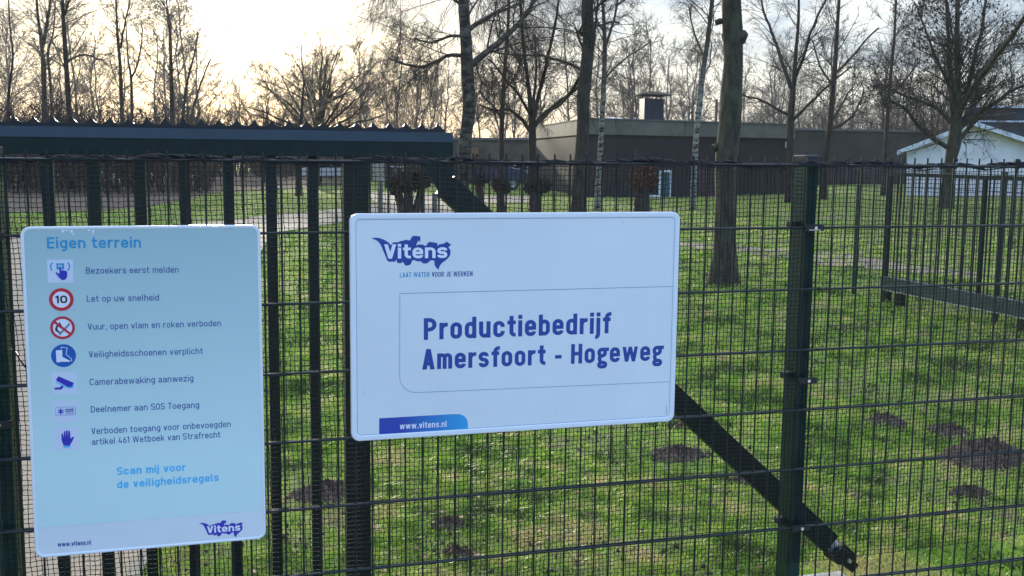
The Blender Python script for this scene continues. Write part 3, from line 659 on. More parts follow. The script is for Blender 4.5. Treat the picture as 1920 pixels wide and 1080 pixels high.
def ribbon(pts, closed, t):
    P = [np.array(p) for p in pts]; q = [P[0]]
    for p in P[1:]:
        if np.linalg.norm(p-q[-1]) > 1e-5: q.append(p)
    if closed and np.linalg.norm(q[0]-q[-1]) < 1e-5: q.pop()
    n = len(q); Lf, Rg = [], []
    for i in range(n):
        if closed: a, b_ = q[i]-q[i-1], q[(i+1) % n]-q[i]
        else: a = q[i]-q[i-1] if i else q[1]-q[0]; b_ = q[i+1]-q[i] if i < n-1 else q[-1]-q[-2]
        a, b_ = a/np.linalg.norm(a), b_/np.linalg.norm(b_)
        na, nb = np.array([-a[1], a[0]]), np.array([-b_[1], b_[0]]); m = na+nb; lm = np.linalg.norm(m)
        m = na if lm < 1e-6 else m/lm; kk = min(1/max(.35, float(m@na)), 2.2)*t/2
        Lf.append(q[i]+m*kk); Rg.append(q[i]-m*kk)
    return Lf, Rg, n
def text(parent, name, s, p0, p1, cap, Yp, mat, w=.52, xh=.73, t=.115, rad=.2, gap=.12, bold=False, yo=0., colors=None):
    """p0,p1: baseline ends (photo px) on the sign plane, cap: cap height in px"""
    A0, A1 = onY(*p0, Yp), onY(*p1, Yp); At = onY(p0[0], p0[1]-cap, Yp); hcap = At[2]-A0[2]
    x = 0; G_ = []
    for ch in s:
        st, adv = glyph(ch, w, xh, t, rad, bold); G_.append((x, st)); x += adv+gap
    tot = x-gap; vx = (A1-A0)/tot; vz = np.array([0, 0, hcap]); mb = MB(); k = 0; org = A0
    sets = {}
    for gi, (gx0, st) in enumerate(G_):
        for pts, rr, cl in st:
            k += 1
            if rr == 'D':
                (xa, ya), (xb, yb_), h_ = pts; y = -(.0003+.00002*(k % 5))-yo
                mb.add([A0+vx*(gx0+q0_)+vz*q1_+np.array([0, y, 0]) for q0_, q1_ in ((xa-h_, ya), (xa+h_, ya), (xb+h_, yb_), (xb-h_, yb_))], [(0, 1, 2, 3)]); continue
            pp = fillet(pts, rr, bool(cl)) if rr else pts
            Lf, Rg, n = ribbon(pp, bool(cl), t); y = -(.0003+.00002*(k % 5))-yo
            V = [A0+vx*(gx0+q[0])+vz*q[1]+np.array([0, y, 0]) for q in Lf+Rg]
            m = n if cl else n-1
            mb.add(V, [(i, (i+1) % n, n+(i+1) % n, n+i) for i in range(m)])
    return mb.build(name, mat, parent, org=A0)

def sign_body(name, label, px, rad, Ys):
    """px = four corners TL TR BR BL; builds an upright rounded plate 12 mm thick with a raised rim"""
    c = [onY(x, y, Ys) for x, y in px]; x0, x1 = (c[0][0]+c[3][0])/2, (c[1][0]+c[2][0])/2; z1, z0 = (c[0][2]+c[1][2])/2, (c[2][2]+c[3][2])/2
    root = thing(name, label, 'sign', ((x0+x1)/2, Ys, z0))
    return root, x0, x1, z0, z1
def rrect(x0, x1, z0, z1, r, k=8):
    P = []
    for cx, cz, a0 in ((x1-r, z1-r, 0), (x0+r, z1-r, PI/2), (x0+r, z0+r, PI), (x1-r, z0+r, 1.5*PI)):
        for i in range(k+1): a = a0+i/k*PI/2; P.append((cx+r*math.cos(a), cz+r*math.sin(a)))
    return P
def plate(root, x0, x1, z0, z1, r, Yf, Yb, rimw, mat):
    # body with a rounded raised rim: concentric rounded rectangles
    rings = [(0, Yb), (0, Yf+.0030), (.0008, Yf+.0008), (.003, Yf), (rimw-.004, Yf), (rimw-.001, Yf+.0012), (rimw, Yf+.0020)]
    mb = MB(); V = []; n = None
    for ins, y in rings:
        P = rrect(x0+ins, x1-ins, z0+ins, z1-ins, max(.004, r-ins*.8)); n = len(P); V += [(a, y, b_) for a, b_ in P]
    Fc = [(k*n+i, k*n+(i+1) % n, (k+1)*n+(i+1) % n, (k+1)*n+i) for k in range(len(rings)-1) for i in range(n)]+[tuple(range(n))]
    rim = mb.add(V, Fc).build('raised_rim', m_rim, root, smooth=False)
    P = rrect(x0+rimw, x1-rimw, z0+rimw, z1-rimw, max(.004, r-rimw*.8)); 
    MB().add([(a, Yf+.0020, b_) for a, b_ in P], [tuple(range(n))]).build('panel', mat, root)
    return
def fillpx(parent, name, pts, Yp, mat, dy, org=None):
    P = [onY(x, y, Yp) for x, y in pts]; return MB().flat([(p[0], p[2]) for p in P], lambda a, b_: (a, Yp-dy, b_)).build(name, mat, parent)
def linepx(parent, name, pts, Yp, mat, wpx, dy, closed=False, r=0):
    P = [onY(x, y, Yp) for x, y in pts]; q = [(p[0], p[2]) for p in P]
    if r: q = fillet(q, r, closed)
    sc_ = abs(onY(pts[0][0]+1, pts[0][1], Yp)[0]-onY(pts[0][0], pts[0][1], Yp)[0])*wpx
    Lf, Rg, n = ribbon(q, closed, sc_); m = n if closed else n-1
    return MB().add([(v[0], Yp-dy, v[1]) for v in Lf+Rg], [(i, (i+1) % n, n+(i+1) % n, n+i) for i in range(m)]).build(name, mat, parent)
def disc(parent, name, c, rpx, Yp, mat, dy, r_in=0, n=40):
    cc = onY(*c, Yp); s = abs(onY(c[0]+1, c[1], Yp)[0]-cc[0]); R_ = s*rpx; mb = MB()
    if not r_in: mb.add([(cc[0]+R_*math.cos(2*PI*i/n), Yp-dy, cc[2]+R_*math.sin(2*PI*i/n)) for i in range(n)], [tuple(range(n))])
    else:
        Ri = s*r_in; mb.add([(cc[0]+q*math.cos(2*PI*i/n), Yp-dy, cc[2]+q*math.sin(2*PI*i/n)) for q in (R_, Ri) for i in range(n)], [(i, (i+1) % n, n+(i+1) % n, n+i) for i in range(n)])
    return mb.build(name, mat, parent)
LOGO = [(120,208),(170,198),(230,200),(280,215),(330,238),(375,270),(412,308),(425,285),(445,265),(520,262),(545,245),(590,240),(615,228),(650,232),(685,238),(700,205),(720,178),(740,170),(830,178),(836,200),(833,245),(822,270),(815,235),(800,250),(780,290),(775,312),(800,300),(840,295),(880,303),(912,320),(935,285),(960,258),(1000,262),(1075,272),(1080,290),(1080,318),(1110,292),(1140,290),(1175,280),(1215,255),(1240,270),(1280,300),(1240,335),(1262,365),(1272,400),(1265,450),(1240,490),(1200,525),(1150,560),(1120,595),(1105,630),(1097,662),(1060,630),(1040,590),(1037,530),(990,522),(960,545),(930,570),(890,572),(855,562),(848,540),(790,540),(740,520),(715,530),(695,580),(660,600),(610,600),(600,570),(570,545),(560,568),(510,565),(495,550),(490,510),(470,545),(370,545),(350,520),(320,440),(290,370),(260,300),(220,250),(170,222)]
YS = -.030; YP = YS+.0020       # front of the rims, face of the panels
# ---- wide white company sign
rs, x0, x1, z0, z1 = sign_body('company_sign', 'wide white sign with blue company lettering and wave logo, in the middle of the fence', [(655, 402), (1275, 396), (1265, 790), (660, 828)], .03, YS)
plate(rs, x0, x1, z0, z1, .024, YS, YS+.016, .0165, m_white)
lg = fillpx(rs, 'logo', [(680+a/7.7125, 420+b_/7.7125) for a, b_ in LOGO], YP, m_navy, .0003)
text(lg, 'lettering', 'Vitens', (720.6, 485.0), (838.6, 483.6), 27, YP, m_pale, w=.60, xh=.76, t=.185, rad=.26, gap=.10, yo=.0004)
text(rs, 'slogan', 'LAAT WATER', (749.7, 520.2), (805.5, 519.2), 9.3, YP, m_cyan, w=.5, t=.15, rad=.2, gap=.14)
text(rs, 'slogan', 'VOOR JE WERKEN', (810.0, 519.2), (886, 517.7), 9.3, YP, m_navy, w=.5, t=.15, rad=.2, gap=.14)
text(rs, 'lettering', 'Productiebedrijf', (794.6, 637.4), (1144, 624.6), 40.7, YP, m_navy, w=.50, xh=.765, t=.180, rad=.22, gap=.118, bold=True)
text(rs, 'lettering', 'Amersfoort - Hogeweg', (792.0, 693.2), (1241.5, 675.5), 38.5, YP, m_navy, w=.50, xh=.765, t=.180, rad=.22, gap=.118, bold=True)
linepx(rs, 'frame_line', [(640+a/3, 380+b_/3) for a, b_ in ((1880, 471), (329, 511), (329, 1079), (1862, 1007))][0:2], YP, m_line, .9, .0003)
linepx(rs, 'frame_line', [(640+329/3, 380+511/3), (640+328/3, 737.5), (1261, 715.6)], YP, m_line, .9, .00034, r=.05)
P = rrect(x0+.0172, x1-.0172, z0+.0172, z1-.0172, .0125); Lf, Rg, n = ribbon(P, True, .0012)
MB().add([(v[0], YP-.0002, v[1]) for v in Lf+Rg], [(i, (i+1) % n, n+(i+1) % n, n+i) for i in range(n)]).build('border_line', m_line, rs)
# blue web address tab with its printed blend from navy to cyan
mt = bpy.data.materials.new('print_blend'); mt.use_nodes = True; t = mt.node_tree; b = t.nodes['Principled BSDF']; b.inputs['Roughness'].default_value = .35
tcn = t.nodes.new('ShaderNodeTexCoord'); sx = t.nodes.new('ShaderNodeSeparateXYZ'); t.links.new(tcn.outputs['Generated'], sx.inputs[0])
t.links.new(ramp(t, sx.outputs[0], [(.25, (.012, .055, .38)), (1., (.02, .36, .70))]), b.inputs['Base Color'])
tab = fillpx(rs, 'web_address_tab', [(640+a/3, 720+b_/3) for a, b_ in ((213, 193), (420, 181), (635, 169), (665, 170), (690, 178), (705, 196), (712, 222), (712, 265), (460, 281), (213, 296))], YP, mt, .0003)
text(tab, 'lettering', 'www.vitens.nl', (749.6, 805.0), (838, 800.0), 11.6, YP, m_pale, w=.5, xh=.76, t=.155, rad=.2, gap=.12, yo=.0004)
mb = MB()
for i in range(9):
    p = onY(1249.5, 763+i*1.5, YP); mb.box(p[0]-.0012, p[0]+.0012, YP-.0006, YP-.0003, p[2]-.0008, p[2]+.0006)
mb.build('print_mark', m_line, rs)
for q in ((1168, 416), (971, 555), (682, 735), (1042, 770), (1145, 792)):
    disc(rs, 'speck', q, .9, YP, m_line, .0003, n=8)
# ---- tall pale blue safety sign
sg, x0, x1, z0, z1 = sign_body('safety_sign', 'tall pale blue site rules sign with pictograms, on the left of the fence', [(38, 425), (490, 422), (497, 1010), (65, 1048)], .03, YS)
plate(sg, x0, x1, z0, z1, .024, YS, YS+.014, .0085, m_white)
zf = onY(300, 972, YP)[2]
P = [p for p in rrect(x0+.0088, x1-.0088, zf-.03, z1-.0088, .016)]
P = [(a, max(b_, zf)) for a, b_ in P if b_ > zf-.008 or True]
top = [p for p in rrect(x0+.0088, x1-.0088, zf-.05, z1-.0088, .016) if p[1] > (zf+z1)/2]
MB().flat(top+[(x0+.0088, zf), (x1-.0088, zf)], lambda a, b_: (a, YP-.0003, b_)).build('tinted_field', m_teal, sg)
Tx = lambda s, p0, p1, cap, mat=m_text, name='lettering', **k: text(sg, name, s, p0, p1, cap, YP, mat, yo=.0004, **k)
Tx('Eigen terrein', (88.6, 466), (264.3, 464.2), 21, m_cyan, 'heading', w=.58, xh=.74, t=.165, rad=.24, gap=.13)
for s, p0, p1, cap in [('Bezoekers eerst melden', (161.3, 513.3), (335, 511), 12), ('Let op uw snelheid', (162.9, 565.8), (298.3, 563.4), 12),
    ('Vuur, open vlam en roken verboden', (165, 618.4), (414.3, 611.4), 12), ('Veiligheidsschoenen verplicht', (166.9, 670.3), (380.5, 663.4), 12),
    ('Camerabewaking aanwezig', (168.4, 722.5), (362.7, 714.7), 12.3), ('Deelnemer aan SOS Toegang', (170.5, 773.5), (373.5, 764.5), 12),
    ('Verboden toegang voor onbevoegden', (171.7, 814.3), (432.7, 800.3), 12), ('artikel 461 Wetboek van Strafrecht', (172.3, 834.3), (413.3, 820), 12)]:
    Tx(s, p0, p1, cap, w=.56, xh=.73, t=.125, rad=.24, gap=.14)
Tx('Scan mij voor', (219.4, 890.7), (348.5, 882.5), 14.5, m_cyan2, w=.56, xh=.74, t=.17, rad=.24, gap=.13)
Tx('de veiligheidsregels', (220, 915.7), (410.5, 901.5), 14.5, m_cyan2, w=.56, xh=.74, t=.17, rad=.24, gap=.13)
Tx('www.vitens.nl', (108.5, 1025.2), (171.2, 1020.8), 9, m_navy, 'web_address', w=.56, xh=.72, t=.17, rad=.24, gap=.13)
for q_, (cx_, cy_, r_q) in enumerate(((118, 433, 3.2), (125, 431, 2.2), (134, 434, 3.0), (137, 439, 1.8), (167, 431, 2.4), (175, 433, 2.6), (174, 437, 1.6))):
    disc(sg, 'label_residue', (cx_, cy_), r_q, YP, m_pale, .0006+.00004*q_, n=7)
# small logo by affine map of the large one
A_ = np.array([[120, 208, 1], [1280, 300, 1], [1097, 662, 1]], float); B_ = np.array([[410, 320], [1045, 322], [945, 518]], float); Mx = np.linalg.solve(A_, B_)
lp = np.c_[np.array(LOGO, float), np.ones(len(LOGO))]@Mx
lg = fillpx(sg, 'logo', [(320+a/7.7125, 940+b_/7.7125) for a, b_ in lp], YP, m_blue2, .0005)
text(lg, 'lettering', 'Vitens', (388.5, 999.8), (450.8, 994.6), 13.4, YP, m_pale, w=.60, xh=.76, t=.19, rad=.26, gap=.10, yo=.0007)
k1 = lambda L_: [(60+a/6.354, 430+b_/6.354) for a, b_ in L_]
k2 = lambda L_: [(60+a/6.354, 590+b_/6.354) for a, b_ in L_]
k3 = lambda L_: [(60+a/6.354, 730+b_/6.354) for a, b_ in L_]
def tile(pts): return fillpx(sg, 'pictogram_tile', pts, YP, m_tile, .0005)
t1 = tile(k1([(178, 362), (488, 362), (490, 632), (190, 637)]))
fillpx(t1, 'push_button', k1([(290, 405), (382, 403), (384, 475), (292, 478)]), YP, m_cyan, .0008)
disc(t1, 'button_ring', k1([(335, 440)])[0], 3.2, YP, m_pale, .0011, 1.8)
for pts in ([(245, 398), (222, 420), (222, 465), (240, 492)], [(425, 396), (447, 418), (447, 462), (425, 490)]):
    linepx(t1, 'ring_wave', k1(pts), YP, m_cyan, 2.6, .0008, r=.01)
fillpx(t1, 'pressing_hand', k1([(325, 450), (333, 436), (342, 450), (345, 485), (375, 488), (410, 495), (420, 510), (420, 560), (405, 590), (380, 605), (350, 600), (325, 575), (285, 525), (280, 512), (295, 510), (328, 535)]), YP, m_blue2, .0014)
c10 = k1([(350, 836)])[0]
sp = disc(sg, 'speed_limit_disc', c10, 23.2, YP, m_pale, .0005); disc(sp, 'red_ring', c10, 23.2, YP, m_red, .0008, 16.6)
text(sp, 'numerals', '10', (104.5, 568.8), (126.5, 568.2), 14.5, YP, m_black, w=.72, t=.2, rad=.34, gap=.12, yo=.0006)
cf = k2([(365, 155)])[0]
fp = disc(sg, 'no_fire_disc', cf, 23.2, YP, m_pale, .0005)
fillpx(fp, 'flame', k2([(275, 170), (290, 130), (315, 120), (325, 80), (335, 100), (350, 120), (355, 150), (330, 155), (310, 140), (300, 165), (315, 195), (345, 205), (335, 225), (300, 205), (280, 190)]), YP, m_black, .0008)
fillpx(fp, 'match', k2([(320, 225), (440, 100), (455, 108), (450, 125), (340, 240), (322, 240)]), YP, M('print_grey', (.22, .24, .30), .4), .0010)
disc(fp, 'red_ring', cf, 23.2, YP, m_red, .0012, 18.2)
linepx(fp, 'red_bar', k2([(262, 82), (462, 232)]), YP, m_red, 4.6, .0013)
cbt = k2([(376, 488)])[0]; bd = disc(sg, 'safety_boots_disc', cbt, 23.4, YP, m_mand, .0005)
fillpx(bd, 'boot', k2([(285, 425), (360, 420), (362, 500), (395, 520), (448, 545), (452, 560), (360, 562), (345, 552), (345, 565), (293, 566), (288, 500)]), YP, m_pale, .0008)
linepx(bd, 'boot_outline', k2([(348, 408), (350, 385), (420, 397), (405, 470), (470, 525), (475, 550), (458, 550)]), YP, m_pale, 1.1, .0008)
t4 = tile(k2([(232, 685), (525, 683), (538, 945), (247, 957)]))
fillpx(t4, 'camera_shade', k2([(285, 795), (425, 858), (487, 828), (502, 822), (490, 870), (440, 880), (288, 810)]), YP, m_cyan2, .0008)
fillpx(t4, 'camera_body', k2([(283, 780), (315, 732), (500, 812), (470, 860), (425, 858)]), YP, m_blue2, .0010)
fillpx(t4, 'camera_mount', k2([(270, 868), (332, 865), (352, 845), (378, 852), (358, 888), (270, 893)]), YP, m_blue2, .0012)
t5 = tile(k3([(245, 140), (540, 133), (548, 382), (258, 402)]))
linepx(t5, 'badge_outline', k3([(282, 215), (517, 207), (520, 300), (285, 316)]), YP, m_line, .8, .0008, closed=True, r=.003)
for a in range(3):
    cx_, cy_ = 343, 263; dx_, dy_ = 38*math.cos(a*PI/3+PI/2), 38*math.sin(a*PI/3+PI/2)
    linepx(t5, 'star_bar', k3([(cx_-dx_, cy_-dy_), (cx_+dx_, cy_+dy_)]), YP, m_blue2, 2.2, .0008+.0001*a)
text(t5, 'lettering', 'SOS', k3([(398, 277)])[0], k3([(497, 271)])[0], 6.2, YP, m_navy, w=.6, t=.2, rad=.2, gap=.1, yo=.0006)
for yy in ((398, 236, 497, 230), (398, 292, 497, 286)): linepx(t5, 'badge_line', k3([yy[:2], yy[2:]]), YP, m_navy, .8, .0008)
t6 = tile(k3([(258, 467), (553, 452), (563, 710), (268, 727)]))
fillpx(t6, 'raised_hand', k3([(350, 530), (357, 525), (368, 530), (376, 575), (380, 500), (386, 494), (396, 500), (403, 568), (406, 490), (416, 484), (426, 492), (428, 568), (434, 498), (443, 492), (454, 500), (458, 585), (480, 570), (495, 560), (502, 570), (480, 620), (460, 650), (455, 668), (378, 670), (360, 630), (352, 600)]), YP, m_blue2, .0008)
fillpx(t6, 'cuff', k3([(375, 674), (458, 666), (456, 690), (372, 692)]), YP, m_cyan2, .0010)

# ------------------------------------------------------------------ far fence and second gate at right (a line square to the front fence)
XF = 7.30
ff = thing('wire_mesh_fence', 'far mesh fence running away at right, seen through the front fence', 'fence', (XF, 6, 0))
yA, yB = 8.55, .8
zt2 = onX(1624, 320, XF)[2]
ky = np.arange(yB, yA, .05); P = np.zeros((len(ky), 2, 3)); P[:, :, 0] = XF; P[:, :, 1] = ky[:, None]; P[:, 0, 2] = .03; P[:, 1, 2] = zt2+.02
v1 = tubes(P, np.full((len(ky), 2), .0026), 4)
zr = zt2-np.arange(0, 9)*.174; P = np.zeros((len(zr), 2, 3)); P[:, 0, 1] = yB; P[:, 1, 1] = yA; P[:, :, 0] = XF-.006; P[:, :, 2] = zr[:, None]
v2 = tubes(P, np.full((len(zr), 2), .004), 6); V, Q = cat(v1, v2); nmesh('fence_panel', V, Q, mat=M('worn_wire', (.05, .075, .07), .4), parent=ff)
for y in (yA, 6.05, 3.55, 1.05):
    MB().box(XF+.01, XF+.055, y-.024, y+.024, -.1, zt2+.03).build('fence_post', m_green, ff, bevel=.004)
XG = 7.235
g2_ = thing('sliding_gate', 'far sliding gate with deep bottom beam in front of the far mesh fence at right', 'gate', (XG, 6, 0))
yg0 = onX(1655, 540, XG)[1]; zb1 = onX(1657, 517, XG)[2]; zb0 = onX(1657, 543, XG)[2]
MB().box(XG-.04, XG+.04, 1.2, yg0, zb0, zb1).build('bottom_beam', M('gate_paint_grey', (.035, .065, .068), .35, noise=.2, nscale=6), g2_, bevel=.004)
MB().box(XG-.047, XG-.0405, 1.2, yg0, zb0, zb0+.012).build('beam_lip', m_zinc, g2_)
for i in range(40):
    y = yg0-.05-.131*i
    if y < 1.3: break
    wdt = .020 if i % 12 == 0 else .0065
    MB().box(XG-wdt, XG+wdt, y-wdt, y+wdt, zb1-.001, zt2-.05).build('bar', m_gate, g2_)
MB().box(XG-.02, XG+.02, 1.2, yg0-.25, zt2-.05, zt2-.01).build('top_rail', m_gate, g2_)
for y in (yg0-.08, yg0-.35, yg0-2.3):
    MB().box(XG-.035, XG+.035, y-.05, y+.05, -.02, zb0).build('roller_stand', m_dark, g2_, bevel=.004)
# ------------------------------------------------------------------ buildings
def gp(x, y): return onZ(x, y)
def brick(name, c1, c2, mo, sc_=1.0):
    m = bpy.data.materials.new(name); m.use_nodes = True; t = m.node_tree; b = t.nodes['Principled BSDF']; b.inputs['Roughness'].default_value = .85
    tcn = t.nodes.new('ShaderNodeTexCoord').outputs['Object']; mp_ = t.nodes.new('ShaderNodeMapping'); t.links.new(tcn, mp_.inputs[0]); mp_.inputs['Rotation'].default_value = (PI/2, 0, 0)
    br = t.nodes.new('ShaderNodeTexBrick'); t.links.new(mp_.outputs[0], br.inputs[0]); br.inputs['Scale'].default_value = 4*sc_
    br.inputs['Color1'].default_value = c1+(1,); br.inputs['Color2'].default_value = c2+(1,); br.inputs['Mortar'].default_value = mo+(1,); br.inputs['Mortar Size'].default_value = .02
    cc = cmix(t, ramp(t, noise_node(t, tcn, .8, 6, .7), [(.35, (0, 0, 0)), (.7, (.6, .6, .6))]), br.outputs[0], tuple(x*.7 for x in c1)); t.links.new(cc, b.inputs['Base Color'])
    return m
m_brick = brick('dark_brick', (.021, .019, .021), (.014, .013, .016), (.036, .034, .034))
m_fascia = M('fascia_boards', (.135, .122, .098), .8, noise=.2, nscale=1.2)
m_roof = M('roof_felt', (.12, .12, .12), .9)
m_glass = M('window_glass', (.02, .035, .04), .08, noise=.4, nscale=.8)
m_whitep = M('white_paint', (.75, .76, .78), .6, noise=.06, nscale=2)
c0, cR, cL = gp(1100, 371), gp(1481, 366), gp(1000, 348)
hB = 3.0; uR = cR-c0; LR = np.linalg.norm(uR[:2]); uR = uR/LR; nR = np.array([uR[1], -uR[0], 0])      # nR faces the camera
if nR@(CAM-c0) < 0: nR = -nR
uL = cL-c0; LL = np.linalg.norm(uL[:2]); uL = uL/LL
bb = thing('flat_roof_building', 'long low dark brick building with pale fascia, flat roof and chimney box', 'building', c0)
q = [c0, cR, cR+uL*LL, c0+uL*LL]
def prismq(q, z0, z1): 
    return MB().add([(p[0], p[1], z0) for p in q]+[(p[0], p[1], z1) for p in q], [(0, 1, 2, 3), (4, 5, 6, 7), (0, 1, 5, 4), (1, 2, 6, 5), (2, 3, 7, 6), (3, 0, 4, 7)])
prismq(q, -.1, 2.42).build('wall', m_brick, bb)
def grow(q, d):
    c_ = sum(q)/4; return [p+(p-c_)/np.linalg.norm(p-c_)*d for p in q]
prismq(grow(q, .12), 2.42, hB).build('fascia', m_fascia, bb, bevel=.01)
rf = prismq(grow(q, .16), hB, hB+.05).build('roof', m_roof, bb)
def wallrect(root, name, px0, px1, y0, y1, mat, off=.03, th=.04):
    """rectangle on the front wall between two photo columns"""
    def hit(x):
        d = ray(x, 320)[:2]; A2 = np.array([[d[0], -uR[0]], [d[1], -uR[1]]]); s = np.linalg.solve(A2, (c0-CAM)[:2]); return s[1]
    a, b_ = hit(px0), hit(px1); P0 = c0+uR*a+nR*off; P1 = c0+uR*b_+nR*off; cc = (P0+P1)/2; 
    return MB().obox((cc[0], cc[1], (y0+y1)/2), (P1-P0)/2*np.array([1, 1, 0]), nR*th/2, (0, 0, (y1-y0)/2)).build(name, mat, root, org=(cc[0], cc[1], y0))
dr = wallrect(bb, 'door', 1236, 1257, 0, 2.05/2, m_whitep, .03)
dr.data.materials.clear(); bpy.data.objects.remove(dr)
zz = lambda px, py: float(atD(px, py, distD(c0+uR*5))[2])
d1 = wallrect(bb, 'door', 1238.5, 1254.5, .02, zz(1246, 322), M('teal_door', (.03, .09, .10), .3, noise=.4, nscale=2), .02)
for a, b_ in ((1235.2, 1238.4), (1254.6, 1257.6)): wallrect(d1, 'frame', a, b_, .0, zz(1246, 318), m_whitep, .03)
wallrect(d1, 'frame', 1238.4, 1254.6, zz(1246, 322), zz(1246, 318), m_whitep, .03)
wallrect(d1, 'frame', 1219, 1235, .0, .09, m_whitep, .03)
wallrect(bb, 'garage_door', 1305, 1339, .0, zz(1320, 318), M('maroon_boards', (.055, .022, .030), .7, noise=.3, nscale=3), .03)
wallrect(bb, 'wall_lamp', 1469, 1473.5, zz(1471, 276), zz(1471, 264), m_whitep, .08, .1)
wallrect(bb, 'fascia_joint', 1276.8, 1277.4, 2.42, hB, m_brick, .175, .01)
dn = c0-uR*.25+nR*.1; MB().cyl((dn[0], dn[1], 0), (dn[0], dn[1], 2.9), .035, 8).build('downpipe', m_zinc, bb)
# chimney box with its cap
def inroof(px, back): 
    d = ray(px, 230)[:2]; A2 = np.array([[d[0], -uR[0]], [d[1], -uR[1]]]); s = np.linalg.solve(A2, (c0+uL*back-CAM)[:2])[1]; return c0+uR*s+uL*back
ch0 = inroof(1221, 2.0); Dc = distD(ch0); mpx = Dc/F
zc = lambda py: float(atD(1221, py, Dc)[2])
ch = MB().obox((ch0[0], ch0[1], (hB+zc(187))/2), uR*(22.*mpx), uL*.45, (0, 0, (zc(187)-hB)/2+.02)).build('chimney', M('chimney_cladding', (.018, .022, .040), .4, noise=.3, nscale=2), rf, org=(ch0[0], ch0[1], hB), bevel=.01)
mb = MB()
for i in (-1, 1):
    for j in (-1, 1): p = ch0+uR*i*16*mpx+uL*j*.38; mb.cyl((p[0], p[1], zc(187)), (p[0], p[1], zc(178)), .02, 6)
for k in (-1, 0, 1):
    pass
hw_ = 34*mpx; zc0, zc1 = zc(179.5), zc(172)
base = [ch0+uR*i*hw_+uL*j*.8 for i, j in ((-1, -1), (1, -1), (1, 1), (-1, 1))]; tp = [ch0+uR*i*hw_*.35+uL*j*.3 for i, j in ((-1, -1), (1, -1), (1, 1), (-1, 1))]
mb.add([(p[0], p[1], zc0) for p in base]+[(p[0], p[1], zc0+.03) for p in base]+[(p[0], p[1], zc1) for p in tp], [(0, 1, 2, 3)]+[(i, (i+1) % 4, 4+(i+1) % 4, 4+i) for i in range(4)]+[(4+i, 4+(i+1) % 4, 8+(i+1) % 4, 8+i) for i in range(4)]+[(8, 9, 10, 11)])
mb.build('chimney_cap', M('cap_sheet', (.06, .052, .048), .85, spec=.2), ch)
dm = inroof(1151, 2.5); mpx2 = distD(dm)/F; V = []
for i in range(6):
    for j in range(20): th = i/5*PI/2; V.append((dm[0]+22*mpx2*math.cos(th)*math.cos(j*PI/10), dm[1]+22*mpx2*math.cos(th)*math.sin(j*PI/10), hB+.05+.14*math.sin(th)))
idx = np.arange(120).reshape(6, 20); Q = np.stack([idx[:-1], np.roll(idx[:-1], -1, 1), np.roll(idx[1:], -1, 1), idx[1:]], -1).reshape(-1, 4); nmesh('skylight_dome', V, Q, mat=m_whitep, parent=rf, smooth=True)
pp = inroof(1342.5, 3.); MB().cyl((pp[0], pp[1], hB), (pp[0], pp[1], float(atD(1342, 186, distD(pp))[2])), .055, 10).build('flue_pipe', M('rusty_flue', (.12, .07, .05), .7), rf)
vp = inroof(1190, 1.); MB().cyl((vp[0], vp[1], hB), (vp[0], vp[1], hB+.16), .06, 8).build('vent_pipe', m_zinc, rf)

# building behind, left part (low, pale panels, windows)
def facade(name, label, pL, pR, D0, D1, ytop, depth, mat, group=None):
    a, b_ = atD(pL, 300, D0), atD(pR, 300, D1); a[2] = b_[2] = 0; u_ = (b_-a); ln_ = np.linalg.norm(u_); u_ /= ln_; n_ = np.array([-u_[1], u_[0], 0])
    if n_@HF < 0: n_ = -n_
    zt_ = float(atD((pL+pR)/2, ytop, (D0+D1)/2)[2]); root = thing(name, label, 'building', a, group)
    prismq([a, b_, b_+n_*depth, a+n_*depth], -.1, zt_).build('wall', mat, root)
    prismq(grow([a, b_, b_+n_*depth, a+n_*depth], .15), zt_, zt_+.12).build('roof', m_roof, root)
    def rect(pname, x0_, x1_, y0_, y1_, m, par=None, off=.03, dz=0):
        def hit(x):
            d = ray(x, 320)[:2]; A2 = np.array([[d[0], -u_[0]], [d[1], -u_[1]]]); return np.linalg.solve(A2, (a-CAM)[:2])[1]
        s0, s1 = hit(x0_), hit(x1_); P0, P1 = a+u_*s0-n_*off, a+u_*s1-n_*off; cc = (P0+P1)/2; Dm = distD(cc)
        zA, zB = float(atD((x0_+x1_)/2, y1_, Dm)[2]), float(atD((x0_+x1_)/2, y0_, Dm)[2]); zA = max(zA, .0)
        return MB().obox((cc[0], cc[1], (zA+zB)/2), (P1-P0)/2, n_*.03, (0, 0, (zB-zA)/2)).build(pname, m, par or root, org=(cc[0], cc[1], zA))
    return root, rect
m_gb = M('grey_brown_cladding', (.075, .066, .050), .85, noise=.3, nscale=.8)
m_beige = M('beige_render', (.38, .35, .30), .85, noise=.1, nscale=1)
m_dkcl = M('dark_cladding', (.028, .028, .032), .8, noise=.3, nscale=1)
r1, rect = facade('low_office_building', 'low grey office block behind the pollard trees, left of the brick building', 655, 1040, 62, 58, 262, 9, m_gb)
rect('wall_panel', 700, 722, 302, 352, m_beige); rect('wall_panel', 760, 860, 330, 352, m_dkcl); rect('wall_panel', 884, 898, 276, 300, M('brown_panel', (.17, .105, .05), .8), off=.05)
for x0_ in (728, 744): w_ = rect('window', x0_, x0_+13, 312, 334, m_whitep); rect('pane', x0_+1, x0_+12, 314, 332, m_glass, w_, .07)
for x0_, x1_ in ((880, 922), (926, 958), (962, 990)):
    w_ = rect('window', x0_, x1_, 310, 346, m_whitep); rect('pane', x0_+1.5, x1_-1.5, 318, 344, m_glass, w_, .07); rect('pane', x0_+1.5, x1_-1.5, 311.5, 316, m_glass, w_, .07)
m_olive = M('olive_brown_wall', (.045, .041, .030), .9, noise=.25, nscale=.6)
r2_, rect = facade('low_brown_building', 'low olive brown building between the brick building and the white house', 1476, 1730, 64, 66, 246, 10, m_olive)
